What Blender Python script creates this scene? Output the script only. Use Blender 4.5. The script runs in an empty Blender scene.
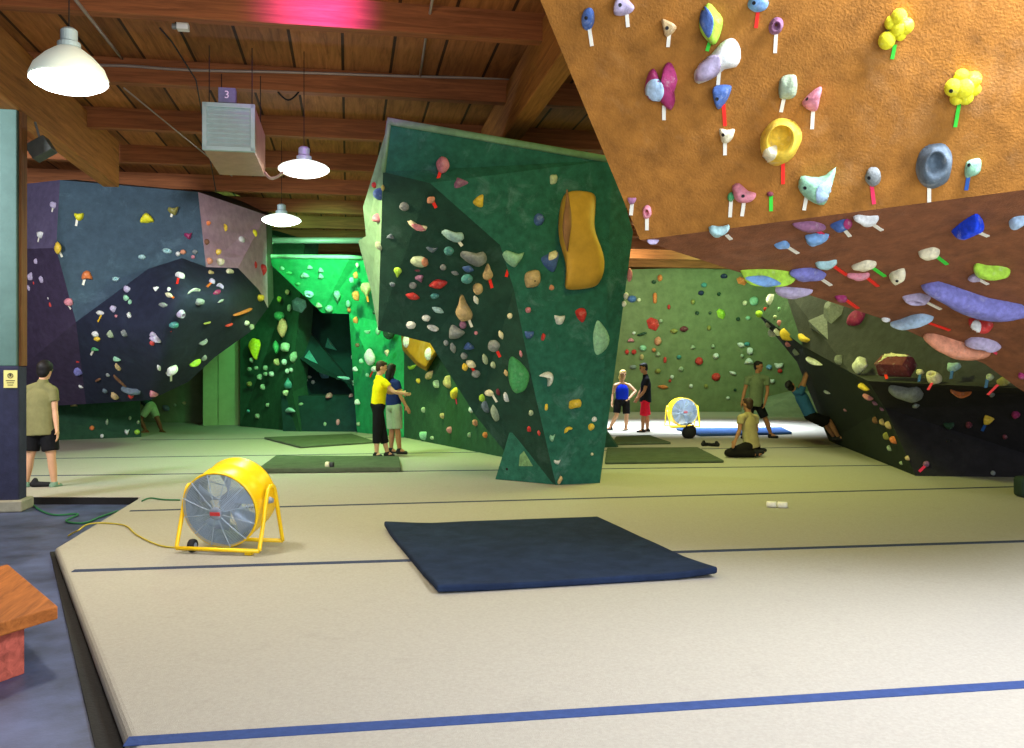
import bpy, bmesh, math, random
from mathutils import Vector, Matrix, noise
from mathutils.bvhtree import BVHTree

random.seed(7)
scene = bpy.context.scene
COL = scene.collection
F, CX, HY, EYE = 900.0, 512.0, 368.0, 1.62      # focal length in pixels, principal column, horizon row, eye height over the mat
YAW = math.radians(10.3)
ES = Vector((math.cos(YAW), math.sin(YAW), 0))   # across the hall
ET = Vector((-math.sin(YAW), math.cos(YAW), 0))  # along the hall
FLOOR_Z = -0.10


def P(x, y, d):
    return Vector(((x - CX) / F * d, d, EYE + (HY - y) / F * d))


def G(x, y, z=0.0):
    return P(x, y, F * (EYE - z) / (y - HY))


def H(s, t, z):
    return ES * s + ET * t + Vector((0, 0, z))


def pix(p):
    return (CX + F * p.x / p.y, HY - F * (p.z - EYE) / p.y)


# ------------------------------------------------------------------ materials
def lin(c):
    out = []
    for v in c[:3]:
        v = v / 255.0
        out.append(v / 12.92 if v <= 0.04045 else ((v + 0.055) / 1.055) ** 2.4)
    return (*out, 1.0)


MATS = {}


def mat(name, col, rough=0.7, vary=0.25, scale=6.0, bump=0.15, bscale=60.0, chalk=0.0, metal=0.0, emit=0.0, spec=0.3, chalk_col=(200, 215, 210), dark=0.0, cscale=1.7):
    if name in MATS:
        return MATS[name]
    m = bpy.data.materials.new(name)
    m.use_nodes = True
    nt = m.node_tree
    b = nt.nodes['Principled BSDF']
    b.inputs['Roughness'].default_value = rough
    b.inputs['Metallic'].default_value = metal
    b.inputs['Specular IOR Level'].default_value = spec
    tc = nt.nodes.new('ShaderNodeTexCoord')
    n1 = nt.nodes.new('ShaderNodeTexNoise')
    n1.inputs['Scale'].default_value = scale
    n1.inputs['Detail'].default_value = 8
    n1.inputs['Roughness'].default_value = 0.65
    nt.links.new(tc.outputs['Object'], n1.inputs['Vector'])
    c = lin(col)
    ramp = nt.nodes.new('ShaderNodeValToRGB')
    ramp.color_ramp.elements[0].position = 0.3
    ramp.color_ramp.elements[1].position = 0.72
    ramp.color_ramp.elements[0].color = (*[v * (1 - vary) for v in c[:3]], 1)
    ramp.color_ramp.elements[1].color = (*[min(1, v * (1 + vary)) for v in c[:3]], 1)
    nt.links.new(n1.outputs['Fac'], ramp.inputs['Fac'])
    out = ramp.outputs['Color']
    if chalk > 0 or dark > 0:
        for amt, cc, sc, lo, hi in ((chalk, chalk_col, cscale, 0.55, 0.8), (dark, (25, 20, 15), 2.6, 0.58, 0.82)):
            if amt <= 0:
                continue
            n2 = nt.nodes.new('ShaderNodeTexNoise')
            n2.inputs['Scale'].default_value = sc
            n2.inputs['Detail'].default_value = 10
            n2.inputs['Roughness'].default_value = 0.72
            n2.inputs['Distortion'].default_value = 0.6
            nt.links.new(tc.outputs['Object'], n2.inputs['Vector'])
            mr = nt.nodes.new('ShaderNodeMapRange')
            mr.inputs['From Min'].default_value = lo
            mr.inputs['From Max'].default_value = hi
            mr.inputs['To Max'].default_value = amt
            nt.links.new(n2.outputs['Fac'], mr.inputs['Value'])
            mx = nt.nodes.new('ShaderNodeMix')
            mx.data_type = 'RGBA'
            nt.links.new(mr.outputs['Result'], mx.inputs[0])
            nt.links.new(out, mx.inputs[6])
            mx.inputs[7].default_value = lin(cc)
            out = mx.outputs[2]
    nt.links.new(out, b.inputs['Base Color'])
    if bump > 0:
        n3 = nt.nodes.new('ShaderNodeTexNoise')
        n3.inputs['Scale'].default_value = bscale
        n3.inputs['Detail'].default_value = 4
        nt.links.new(tc.outputs['Object'], n3.inputs['Vector'])
        bp = nt.nodes.new('ShaderNodeBump')
        bp.inputs['Strength'].default_value = bump
        bp.inputs['Distance'].default_value = 0.02
        nt.links.new(n3.outputs['Fac'], bp.inputs['Height'])
        nt.links.new(bp.outputs['Normal'], b.inputs['Normal'])
    if emit > 0:
        b.inputs['Emission Color'].default_value = lin(col)
        b.inputs['Emission Strength'].default_value = emit
    MATS[name] = m
    return m


def wood(name, col, plank=0.0, angle=0.0, rough=0.75, vary=0.45, grain=(1.2, 14, 14)):
    m = bpy.data.materials.new(name)
    m.use_nodes = True
    nt = m.node_tree
    b = nt.nodes['Principled BSDF']
    b.inputs['Roughness'].default_value = rough
    b.inputs['Specular IOR Level'].default_value = 0.2
    tc = nt.nodes.new('ShaderNodeTexCoord')
    mp = nt.nodes.new('ShaderNodeMapping')
    mp.inputs['Rotation'].default_value = (0, 0, angle)
    nt.links.new(tc.outputs['Object'], mp.inputs['Vector'])
    mg = nt.nodes.new('ShaderNodeMapping')
    mg.inputs['Scale'].default_value = grain
    nt.links.new(mp.outputs['Vector'], mg.inputs['Vector'])
    n1 = nt.nodes.new('ShaderNodeTexNoise')
    n1.inputs['Scale'].default_value = 1.5
    n1.inputs['Detail'].default_value = 9
    n1.inputs['Roughness'].default_value = 0.7
    n1.inputs['Distortion'].default_value = 0.8
    nt.links.new(mg.outputs['Vector'], n1.inputs['Vector'])
    ramp = nt.nodes.new('ShaderNodeValToRGB')
    c = lin(col)
    ramp.color_ramp.elements[0].position = 0.32
    ramp.color_ramp.elements[1].position = 0.7
    ramp.color_ramp.elements[0].color = (*[v * (1 - vary) for v in c[:3]], 1)
    ramp.color_ramp.elements[1].color = (*[min(1, v * (1 + vary * .8)) for v in c[:3]], 1)
    nt.links.new(n1.outputs['Fac'], ramp.inputs['Fac'])
    out = ramp.outputs['Color']
    if plank > 0:
        sep = nt.nodes.new('ShaderNodeSeparateXYZ')
        nt.links.new(mp.outputs['Vector'], sep.inputs[0])
        dv = nt.nodes.new('ShaderNodeMath'); dv.operation = 'DIVIDE'
        dv.inputs[1].default_value = plank
        nt.links.new(sep.outputs['X'], dv.inputs[0])
        fr = nt.nodes.new('ShaderNodeMath'); fr.operation = 'FRACT'
        nt.links.new(dv.outputs[0], fr.inputs[0])
        fl = nt.nodes.new('ShaderNodeMath'); fl.operation = 'FLOOR'
        nt.links.new(dv.outputs[0], fl.inputs[0])
        wn = nt.nodes.new('ShaderNodeTexWhiteNoise'); wn.noise_dimensions = '1D'
        nt.links.new(fl.outputs[0], wn.inputs['W'])
        mr = nt.nodes.new('ShaderNodeMapRange')
        mr.inputs['To Min'].default_value = 0.7
        mr.inputs['To Max'].default_value = 1.25
        nt.links.new(wn.outputs['Value'], mr.inputs['Value'])
        gp = nt.nodes.new('ShaderNodeMath'); gp.operation = 'GREATER_THAN'
        gp.inputs[1].default_value = 0.06
        nt.links.new(fr.outputs[0], gp.inputs[0])
        g2 = nt.nodes.new('ShaderNodeMapRange')
        g2.inputs['To Min'].default_value = 0.12
        nt.links.new(gp.outputs[0], g2.inputs['Value'])
        ml = nt.nodes.new('ShaderNodeMath'); ml.operation = 'MULTIPLY'
        nt.links.new(mr.outputs[0], ml.inputs[0]); nt.links.new(g2.outputs[0], ml.inputs[1])
        vm = nt.nodes.new('ShaderNodeVectorMath'); vm.operation = 'SCALE'
        nt.links.new(out, vm.inputs[0]); nt.links.new(ml.outputs[0], vm.inputs['Scale'])
        out = vm.outputs[0]
    nt.links.new(out, b.inputs['Base Color'])
    bp = nt.nodes.new('ShaderNodeBump')
    bp.inputs['Strength'].default_value = 0.25
    bp.inputs['Distance'].default_value = 0.01
    nt.links.new(n1.outputs['Fac'], bp.inputs['Height'])
    nt.links.new(bp.outputs['Normal'], b.inputs['Normal'])
    MATS[name] = m
    return m


# ------------------------------------------------------------------ objects
def tag(o, label=None, cat=None, group=None, kind=None):
    for k, v in (('label', label), ('category', cat), ('group', group), ('kind', kind)):
        if v:
            o[k] = v
    return o


ORIG = {}


def put(o, origin, parent=None):
    ORIG[o] = Vector(origin)
    COL.objects.link(o)
    if parent is not None:
        o.parent = parent
        o.location = Vector(origin) - ORIG[parent]
    else:
        o.location = origin
    return o


def mesh(name, verts, faces, m, parent=None, origin=None, smooth=False, fix=True, mats=None, idx=None):
    """one mesh object out of world-space vertices"""
    verts = [Vector(v) for v in verts]
    if origin is None:
        if parent is not None:
            origin = ORIG[parent]
        else:
            lo = [min(v[i] for v in verts) for i in range(3)]
            hi = [max(v[i] for v in verts) for i in range(3)]
            origin = Vector(((lo[0] + hi[0]) / 2, (lo[1] + hi[1]) / 2, lo[2]))
    origin = Vector(origin)
    me = bpy.data.meshes.new(name)
    me.from_pydata([v - origin for v in verts], [], faces)
    if fix:
        bm = bmesh.new(); bm.from_mesh(me)
        bmesh.ops.recalc_face_normals(bm, faces=bm.faces)
        bm.to_mesh(me); bm.free()
    if mats:
        for mm in mats:
            me.materials.append(mm)
        for p, i in zip(me.polygons, idx):
            p.material_index = i
    else:
        me.materials.append(m)
    if smooth:
        for p in me.polygons:
            p.use_smooth = True
    me.update()
    return put(bpy.data.objects.new(name, me), origin, parent)


def empty(name, origin, parent=None):
    o = bpy.data.objects.new(name, None)
    o.empty_display_size = 0.1
    return put(o, origin, parent)


class MB:
    """collects shapes into one mesh"""
    def __init__(s):
        s.v, s.f = [], []

    def add(s, v, f):
        n = len(s.v)
        s.v += [Vector(q) for q in v]
        s.f += [tuple(n + i for i in q) for q in f]
        return s

    def box(s, c, ax, ay, az):
        """box by its centre and three half-axis vectors"""
        c = Vector(c)
        v = [c + ax * i + ay * j + az * k for i in (-1, 1) for j in (-1, 1) for k in (-1, 1)]
        return s.add(v, [(0, 1, 3, 2), (4, 6, 7, 5), (0, 4, 5, 1), (2, 3, 7, 6), (0, 2, 6, 4), (1, 5, 7, 3)])

    def prism(s, pts, ext):
        """polygon extruded along a vector"""
        n = len(pts)
        v = [Vector(p) for p in pts] + [Vector(p) + Vector(ext) for p in pts]
        f = [tuple(range(n)), tuple(range(2 * n - 1, n - 1, -1))]
        f += [(i, (i + 1) % n, n + (i + 1) % n, n + i) for i in range(n)]
        return s.add(v, f)

    def tube(s, pts, r, n=8, closed=False, caps=True):
        pts = [Vector(p) for p in pts]
        rs = r if isinstance(r, (list, tuple)) else [r] * len(pts)
        m = len(pts)
        base = len(s.v)
        u = None
        for i, p in enumerate(pts):
            a = pts[(i - 1) % m] if (closed or i > 0) else p
            b = pts[(i + 1) % m] if (closed or i < m - 1) else p
            t = (b - a).normalized()
            if u is None:
                u = t.orthogonal().normalized()
            else:
                u = (u - t * u.dot(t))
                u = u.normalized() if u.length > 1e-6 else t.orthogonal().normalized()
            w = t.cross(u)
            for k in range(n):
                q = 2 * math.pi * k / n
                s.v.append(p + (u * math.cos(q) + w * math.sin(q)) * rs[i])
        for i in range(m if closed else m - 1):
            j = (i + 1) % m
            for k in range(n):
                l = (k + 1) % n
                s.f.append((base + i * n + k, base + i * n + l, base + j * n + l, base + j * n + k))
        if caps and not closed:
            s.f.append(tuple(base + k for k in range(n))[::-1])
            s.f.append(tuple(base + (m - 1) * n + k for k in range(n)))
        return s

    def ellcyl(s, p0, p1, rx, ry, B, rx1=None, ry1=None, n=22):
        p0, p1 = Vector(p0), Vector(p1)
        b = len(s.v)
        for p, a, c in ((p0, rx, ry), (p1, rx1 or rx, ry1 or ry)):
            for k in range(n):
                q = 2 * math.pi * k / n
                s.v.append(p + B[0] * a * math.cos(q) + B[1] * c * math.sin(q))
        s.f += [(b + k, b + (k + 1) % n, b + n + (k + 1) % n, b + n + k) for k in range(n)]
        s.f += [tuple(b + k for k in range(n))[::-1], tuple(b + n + k for k in range(n))]
        return s

    def lathe(s, c, axis, prof, n=32, closed_ends=True):
        """profile of (distance along axis, radius)"""
        c, axis = Vector(c), Vector(axis).normalized()
        u = axis.orthogonal().normalized()
        w = axis.cross(u)
        base = len(s.v)
        for a, r in prof:
            for k in range(n):
                q = 2 * math.pi * k / n
                s.v.append(c + axis * a + (u * math.cos(q) + w * math.sin(q)) * max(r, 1e-4))
        for i in range(len(prof) - 1):
            for k in range(n):
                l = (k + 1) % n
                s.f.append((base + i * n + k, base + i * n + l, base + (i + 1) * n + l, base + (i + 1) * n + k))
        if closed_ends:
            s.f.append(tuple(base + k for k in range(n))[::-1])
            s.f.append(tuple(base + (len(prof) - 1) * n + k for k in range(n)))
        return s

    def ball(s, c, rx, ry=None, rz=None, basis=None, n=14, m=9):
        ry = rx if ry is None else ry
        rz = rx if rz is None else rz
        c = Vector(c)
        B = basis or (Vector((1, 0, 0)), Vector((0, 1, 0)), Vector((0, 0, 1)))
        base = len(s.v)
        s.v.append(c + B[2] * rz)
        for i in range(1, m):
            th = math.pi * i / m
            for k in range(n):
                q = 2 * math.pi * k / n
                s.v.append(c + B[0] * rx * math.sin(th) * math.cos(q) + B[1] * ry * math.sin(th) * math.sin(q) + B[2] * rz * math.cos(th))
        s.v.append(c - B[2] * rz)
        last = len(s.v) - 1
        for k in range(n):
            l = (k + 1) % n
            s.f.append((base, base + 1 + k, base + 1 + l))
            for i in range(m - 2):
                a = base + 1 + i * n
                s.f.append((a + k, a + n + k, a + n + l, a + l))
            a = base + 1 + (m - 2) * n
            s.f.append((a + k, last, a + l))
        return s

    def caps(s, p0, r0, p1, r1, e0=True, e1=True, n=14):
        """tapered limb segment"""
        p0, p1 = Vector(p0), Vector(p1)
        if (p1 - p0).length > 1e-5:
            s.tube([p0, p1], [r0, r1], n)
        if e0:
            s.ball(p0, r0)
        if e1:
            s.ball(p1, r1)
        return s

    def build(s, name, m, parent=None, origin=None, smooth=False, bevel=0, remesh=0, seg=2):
        o = mesh(name, s.v, s.f, m, parent, origin, smooth)
        if bevel:
            b = o.modifiers.new('edge', 'BEVEL'); b.width = bevel; b.segments = seg; b.limit_method = 'ANGLE'
        if remesh:
            r = o.modifiers.new('skin', 'REMESH'); r.mode = 'VOXEL'; r.voxel_size = remesh; r.use_smooth_shade = True
            q = o.modifiers.new('soft', 'SMOOTH'); q.iterations = 4; q.factor = 0.5
        return o


def curve_pts(ctrl, k=8):
    """smooth polyline through control points"""
    c = [Vector(p) for p in ctrl]
    out = []
    for i in range(len(c) - 1):
        p0, p1, p2, p3 = c[max(i - 1, 0)], c[i], c[i + 1], c[min(i + 2, len(c) - 1)]
        for j in range(k):
            t = j / k
            out.append(0.5 * ((2 * p1) + (p2 - p0) * t + (2 * p0 - 5 * p1 + 4 * p2 - p3) * t * t + (3 * p1 - p0 - 3 * p2 + p3) * t ** 3))
    out.append(c[-1])
    return out


# ------------------------------------------------------------------ the setting
M_CONC = mat('stained_concrete', (72, 82, 116), rough=0.45, vary=0.6, scale=2.2, bump=0.05, spec=0.4, dark=0.75)
M_CARPET = mat('beige_carpet', (168, 164, 153), rough=0.95, vary=0.10, scale=55, bump=0.35, bscale=220, spec=0.05, dark=0.16)
M_SEAM = mat('seam_velcro', (62, 70, 92), rough=0.95, vary=0.2, scale=30, bump=0.2, spec=0.05)
M_BLUETAPE = mat('blue_velcro', (58, 76, 124), rough=0.9, vary=0.15, scale=20, bump=0.2, spec=0.05)
M_BLACK = mat('black_rubber', (28, 27, 28), rough=0.85, vary=0.3, scale=20)
M_DECK = wood('ceiling_boards', (150, 96, 52), plank=0.62, angle=-YAW, grain=(9, .7, 9))
M_BEAM = wood('beam_timber', (144, 88, 52), angle=-YAW, grain=(.6, 10, 12))
M_GIRDER = wood('girder_timber', (158, 106, 50), angle=-YAW, grain=(10, .6, 12))
M_WALLDARK = mat('dark_room_wall', (70, 58, 60), rough=0.9, vary=0.3, scale=1.0, bump=0.05)

S0, S1, T0, T1 = -12.0, 20.5, -1.5, 38.5
tag(MB().prism([H(S0, T0, FLOOR_Z), H(S1, T0, FLOOR_Z), H(S1, T1, FLOOR_Z), H(S0, T1, FLOOR_Z)], (0, 0, -0.2)).build('floor', M_CONC), kind='structure')
tag(MB().prism([H(S0, T0, 5.56), H(S1, T0, 5.56), H(S1, T1, 5.56), H(S0, T1, 5.56)], (0, 0, 0.2)).build('ceiling', M_DECK), kind='structure')
tag(MB().prism([H(S0, T0, FLOOR_Z), H(S0, T1, FLOOR_Z), H(S0, T1, 5.56), H(S0, T0, 5.56)], ES * -0.2).build('wall_left', M_WALLDARK), kind='structure')
tag(MB().prism([H(S1, T0, FLOOR_Z), H(S1, T1, FLOOR_Z), H(S1, T1, 5.56), H(S1, T0, 5.56)], ES * 0.2).build('wall_right', M_WALLDARK), kind='structure')
tag(MB().prism([H(S0, T1, FLOOR_Z), H(S1, T1, FLOOR_Z), H(S1, T1, 5.56), H(S0, T1, 5.56)], ET * 0.2).build('wall_back', M_WALLDARK), kind='structure')

n = 0
for i in range(16):
    t = 9.85 + 2.35 * (i - 3)
    if t > 36:
        break
    b = MB().box(H(4.25, t, 5.41), ES * 16.2, ET * 0.08, Vector((0, 0, 0.16))).build('ceiling_beam', M_BEAM, bevel=0.01)
    tag(b, kind='structure')
for s_, t0, t1, zb_ in ((-4.0, -1, 16.4, 4.72), (2.25, -1, 36, 4.82)):
    g = MB().box(H(s_, (t0 + t1) / 2, (zb_ + 5.5) / 2), ES * 0.13, ET * ((t1 - t0) / 2), Vector((0, 0, (5.5 - zb_) / 2))).build('ceiling_beam', M_GIRDER, bevel=0.015)
    tag(g, kind='structure')

# padded, carpeted floor
c0 = G(55, 547)
e1 = Vector((-1.63, 3.84, 0))
dirv = (e1 - c0) / (e1.y - c0.y)
near = e1 + dirv * (-1.2 - e1.y)
pad_poly = [c0, near, H(20.2, -1.2, 0), H(20.2, 37.8, 0), H(-11.5, 37.8, 0), Vector((-9.2, 11.42, 0)), G(140, 496.5)]
for p in pad_poly:
    p.z = FLOOR_Z
padding = MB().prism(pad_poly, (0, 0, -FLOOR_Z)).build('floor_padding', M_CARPET, bevel=0.045, seg=4)
tag(padding, 'beige carpeted foam padding covering most of the gym floor', None, kind='structure')
padding['kind'] = 'structure'


def left_x(t):
    """where a line across the hall meets the padding's left edge"""
    return None


def seam(name, xl, xr, yl, yr, width, m):
    a, b = G(xl, yl), G(xr, yr)
    w = Vector((-(b - a).y, (b - a).x, 0)).normalized() * width / 2
    q = MB().prism([a - w, b - w, b + w, a + w], (0, 0, 0.004))
    # over the rounded edge on the left
    o = q.build(name, m, padding)
    return o


seam('seam_strip', 126, 1100, 742, 680, 0.098, M_BLUETAPE)
seam('seam_strip', 73, 1100, 571, 539, 0.085, M_SEAM)
seam('seam_strip', 130, 1100, 511, 484.5, 0.07, M_SEAM)
seam('seam_strip', 20, 1000, 476, 464, 0.07, M_SEAM)
seam('seam_strip', 20, 900, 459, 446, 0.07, M_SEAM)
seam('seam_strip', 140, 760, 440, 434, 0.07, M_SEAM)

fa, fb = Vector((-9.2, 11.40, FLOOR_Z)), G(138, 496.5) + Vector((0, -.02, FLOOR_Z))
fas = MB().prism([fa, fb, fb + Vector((0, 0, -FLOOR_Z - .012)), fa + Vector((0, 0, -FLOOR_Z - .012))], (0, .03, 0)).build('trim_2', M_BLACK)
tag(fas, 'dark front edge of the raised padding beside the post', kind='structure')
# black rubber strip on the concrete beside the padding
a0, a1 = G(50, 553, FLOOR_Z), G(95, 748, FLOOR_Z)
dv = (a1 - a0) / (a1.y - a0.y)
a2 = a1 + dv * (-1.2 - a1.y)
strip = MB().prism([a0, a2, a2 + Vector((.5, 0, 0)), a0 + Vector((.4, 0.15, 0))], (0, 0, 0.012)).build('trim_1', M_BLACK)
tag(strip, 'black rubber edging strip on the concrete beside the padding', kind='structure')

# ------------------------------------------------------------------ climbing walls
WALLPOLY, WALLNAME, BV, BF = [], [], [], []
M_ORANGE = mat('orange_wall_paint', (154, 102, 40), rough=0.9, vary=0.32, scale=7, bump=0.35, bscale=70, chalk=0.16, chalk_col=(225, 195, 155), dark=0.4)
M_SHADEORANGE = mat('shaded_orange_wall_paint', (128, 80, 50), rough=0.9, vary=0.3, scale=9, bump=0.5, bscale=70, chalk=0.10, chalk_col=(215, 180, 160), dark=0.3)  # orange turned browner: shade of the downward face put into the colour
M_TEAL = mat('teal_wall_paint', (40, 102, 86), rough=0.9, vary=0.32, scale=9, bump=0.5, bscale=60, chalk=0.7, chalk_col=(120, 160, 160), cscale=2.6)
M_SHADETEAL = mat('shaded_teal_wall_paint', (30, 66, 54), rough=0.9, vary=0.25, scale=7, bump=0.5, bscale=60, chalk=0.25, chalk_col=(110, 150, 140))  # teal darkened: the overhang's shade put into the colour
M_PALEGREEN = mat('lit_chalky_green_paint', (120, 160, 125), rough=0.95, vary=0.2, scale=7, bump=0.5, chalk=0.4)  # pale tone holds the light on the boulder's side, plus chalk
M_PURPLE = mat('purple_wall_paint', (88, 80, 108), rough=0.9, vary=0.2, scale=7, bump=0.5, chalk=0.25, chalk_col=(150, 140, 170))
M_DKPURPLE = mat('dark_purple_wall_paint', (58, 48, 72), rough=0.9, vary=0.25, scale=7, bump=0.5, chalk=0.15, chalk_col=(130, 120, 150))
M_SLATE = mat('slate_blue_wall_paint', (64, 84, 98), rough=0.9, vary=0.2, scale=6, bump=0.5, chalk=0.3, chalk_col=(130, 165, 180))
M_PINKISH = mat('dusty_pink_wall_paint', (192, 160, 180), rough=0.9, vary=0.2, scale=6, bump=0.5, chalk=0.35, chalk_col=(215, 200, 205))
M_NAVY = mat('dark_navy_wall_paint', (34, 40, 60), rough=0.9, vary=0.25, scale=6, bump=0.5, chalk=0.18, chalk_col=(80, 100, 120))
M_GREEN = mat('green_wall_paint', (36, 146, 88), rough=0.9, vary=0.22, scale=7, bump=0.5, chalk=0.3, chalk_col=(120, 190, 150))
M_FOREST = mat('forest_green_wall_paint', (38, 74, 52), rough=0.9, vary=0.25, scale=7, bump=0.5, chalk=0.2, chalk_col=(100, 140, 110))
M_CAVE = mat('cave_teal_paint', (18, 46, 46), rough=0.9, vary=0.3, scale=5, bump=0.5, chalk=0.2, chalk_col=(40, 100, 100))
M_OLIVE = mat('olive_wall_paint', (112, 124, 88), rough=0.95, vary=0.2, scale=3, bump=0.5, chalk=0.15, chalk_col=(160, 170, 140), dark=0.2)
M_CHAR = mat('charcoal_wall_paint', (60, 63, 63), rough=0.9, vary=0.25, scale=6, bump=0.5, chalk=0.3, chalk_col=(130, 132, 128))
M_BLACKWALL = mat('black_wall_paint', (34, 32, 36), rough=0.9, vary=0.3, scale=6, bump=0.5, chalk=0.12, chalk_col=(100, 100, 95))
M_GREENLIT = mat('green_lit_wall_paint', (60, 84, 62), rough=0.9, vary=0.3, scale=6, bump=0.5, chalk=0.3, chalk_col=(140, 165, 140))  # green light on the tip panel, put into its colour
M_BACKING = mat('wall_backing_ply', (84, 74, 62), rough=0.95)


def to_pts(vs):
    return {k: P(*v) for k, v in vs.items()}


def smooth_panel(verts, faces, levels, relax, keep=True):
    bm = bmesh.new()
    bv = [bm.verts.new(v) for v in verts]
    for f in faces:
        bm.faces.new([bv[i] for i in f])
    bmesh.ops.triangulate(bm, faces=bm.faces)
    for _ in range(levels):
        bmesh.ops.subdivide_edges(bm, edges=bm.edges[:], cuts=1, use_grid_fill=True)
        bmesh.ops.triangulate(bm, faces=bm.faces)
    for _ in range(relax):
        inner = [v for v in bm.verts if not v.is_boundary]
        bmesh.ops.smooth_vert(bm, verts=inner, factor=0.5, use_axis_x=True, use_axis_y=True, use_axis_z=True)
    bm.verts.index_update()
    vs = [v.co.copy() for v in bm.verts]
    fs = [tuple(v.index for v in f.verts) for f in bm.faces]
    bm.free()
    return vs, fs


def climbing_wall(name, label, vs, panels, ext, body_mat, ext_floor=None, cat='climbing wall', key=None, thick=0.05):
    """panels: (part name, material, [faces by vertex key], smooth levels, label).  The body behind is a closed hull along ext."""
    V = to_pts(vs)
    keys = list(V)
    allf = [f for p in panels for f in p[2]]
    # boundary loops of all panels together
    edges = {}
    for f in allf:
        for i in range(len(f)):
            a, b = f[i], f[(i + 1) % len(f)]
            edges[(a, b)] = edges.get((a, b), 0) + 1
    bound = [(a, b) for (a, b) in edges if (b, a) not in edges]
    hv, hf, hi = [], [], {}

    def hull(k, back):
        if (k, back) not in hi:
            hi[(k, back)] = len(hv)
            p = V[k]
            e = Vector(ext_floor) if (ext_floor is not None and p.z < 0.12) else Vector(ext)
            hv.append(p + e if back else p + e.normalized() * 0.012)
        return hi[(k, back)]
    for f in allf:
        hf.append(tuple(hull(k, True) for k in reversed(f)))
    for a, b in bound:
        hf.append((hull(b, False), hull(a, False), hull(a, True), hull(b, True)))
    cen = sum((V[k] for k in keys), Vector()) / len(keys)
    lowz = min(v.z for v in V.values())
    root = mesh(name, hv, hf, body_mat, origin=Vector((cen.x, cen.y, lowz)))
    tag(root, label, cat)
    root_key = key or name
    for pname, m, faces, lev, plabel in panels:
        ks = []
        for f in faces:
            for k in f:
                if k not in ks:
                    ks.append(k)
        verts = [V[k] for k in ks]
        fi = [tuple(ks.index(k) for k in f) for f in faces]
        if lev:
            verts, fi = smooth_panel(verts, fi, lev, 6)
        o = mesh(pname, verts, fi, m, root, smooth=bool(lev), fix=True)
        # face the panel to the viewer
        me = o.data
        s = sum((p.normal.dot(-(p.center + ORIG[root]).normalized() if False else (Vector((0, 0, EYE)) - (p.center + ORIG[root])).normalized())) * p.area for p in me.polygons)
        if s < 0:
            me.flip_normals()
        if plabel:
            o['label'] = plabel
        base = len(BV)
        BV.extend(verts)
        for f in fi:
            for j in range(1, len(f) - 1):
                BF.append((base + f[0], base + f[j], base + f[j + 1]))
                WALLNAME.append((root_key, pname))
    return root, V


# orange overhang, top right
orange, VO = climbing_wall('climbing_wall', 'huge orange and brown overhanging climbing wall jutting in at upper right', {
    'a': (478, -150, 5.35), 'b': (1100, -150, 4.75), 'c': (1100, 180, 5.4), 'd': (640, 240, 6.2),
    'e': (745, 269, 7.1), 'f': (800, 291, 7.4), 'g': (880, 318, 7.6), 'h': (930, 341, 7.7), 'i': (985, 364, 7.8), 'j': (1018, 388, 7.9), 'k': (1100, 440, 8.0)},
    [('upper_panel', M_ORANGE, ['abcd'], 0, None), ('underside_panel', M_SHADEORANGE, ['dcg', 'def', 'dfg', 'cghij', 'cjk'], 0, 'brown underside panel')],
    (1.0, 1.3, 1.1), M_BACKING, key='orange')

# free-standing green boulder in the middle
boulder, VB = climbing_wall('climbing_boulder', 'tall freestanding green climbing boulder in the centre with wavy yellow volume', {
    'T1': (389, 121, 11.0), 'T2': (612, 160, 12.0), 'R': (633, 232, 12.4), 'B2': (600, 483, 12.68), 'B1': (556, 485, 12.46),
    'E0': (383, 172, 11.25), 'K0': (430, 183, 11.22), 'K': (500, 245, 11.7), 'K2': (514, 290, 11.85), 'K3': (533, 385, 12.1),
    'U1': (505, 452, 13.0), 'U2': (475, 415, 13.0), 'U3': (430, 343, 12.5), 'U4': (378, 330, 12.4),
    'S1': (363, 207, 11.9), 'S2': (366, 236, 12.1), 'S3': (358, 241, 12.4), 'S4': (371, 290, 12.5)},
    [('front_panel', M_TEAL, [('T1', 'T2', 'R', 'B2', 'B1', 'K3', 'K2', 'K', 'K0', 'E0')], 0, 'teal green front panel'),
     ('overhang_panel', M_SHADETEAL, [('E0', 'K0', 'K', 'U3', 'U4'), ('K', 'K2', 'U3'), ('K2', 'K3', 'U2', 'U3'), ('K3', 'B1', 'U1', 'U2')], 0, 'dark green overhanging panel'),
     ('side_panel', M_PALEGREEN, [('T1', 'E0', 'S2', 'S1'), ('E0', 'U4', 'S4', 'S2'), ('S2', 'S4', 'S3')], 0, 'pale chalky side panel')],
    (0.0, 1.5, 0.25), M_SHADETEAL, ext_floor=(0.0, 1.3, 0), key='boulder')
# chalky rounded top edge, and the foot wedges
MB().tube([VB['T1'] + Vector((-.02, 0, 0)), VB['T1'].lerp(VB['T2'], .5), VB['T2']], 0.045, 10).build('top_edge', M_PALEGREEN, boulder, smooth=True)
MB().tube([VB['E0'], VB['T1']], 0.03, 10).build('side_edge', M_PALEGREEN, boulder, smooth=True)
wq = [P(495, 479, 13.1), P(510, 430, 12.75), P(557, 485, 12.46)]
for q in (wq[0], wq[2]):
    q.z = 0
wedge = MB().prism(wq, (0.35, 0.7, 0)).build('foot_wedge', M_TEAL, boulder, bevel=0.01)
M_STICKER = mat('pale_sticker', (120, 160, 110), vary=0.5, scale=14)
def on_tri(t, x, y):
    nrm = (t[1] - t[0]).cross(t[2] - t[0]).normalized()
    ray = P(x, y, 1.0) - Vector((0, 0, EYE))
    o = Vector((0, 0, EYE))
    k = nrm.dot(t[0] - o) / nrm.dot(ray)
    return o + ray * k, nrm
sp = [on_tri(wq, *q)[0] for q in ((520, 455), (524, 451), (533, 466), (519, 466))]
nn = on_tri(wq, 520, 460)[1]
if nn.y > 0:
    nn = -nn
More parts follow.
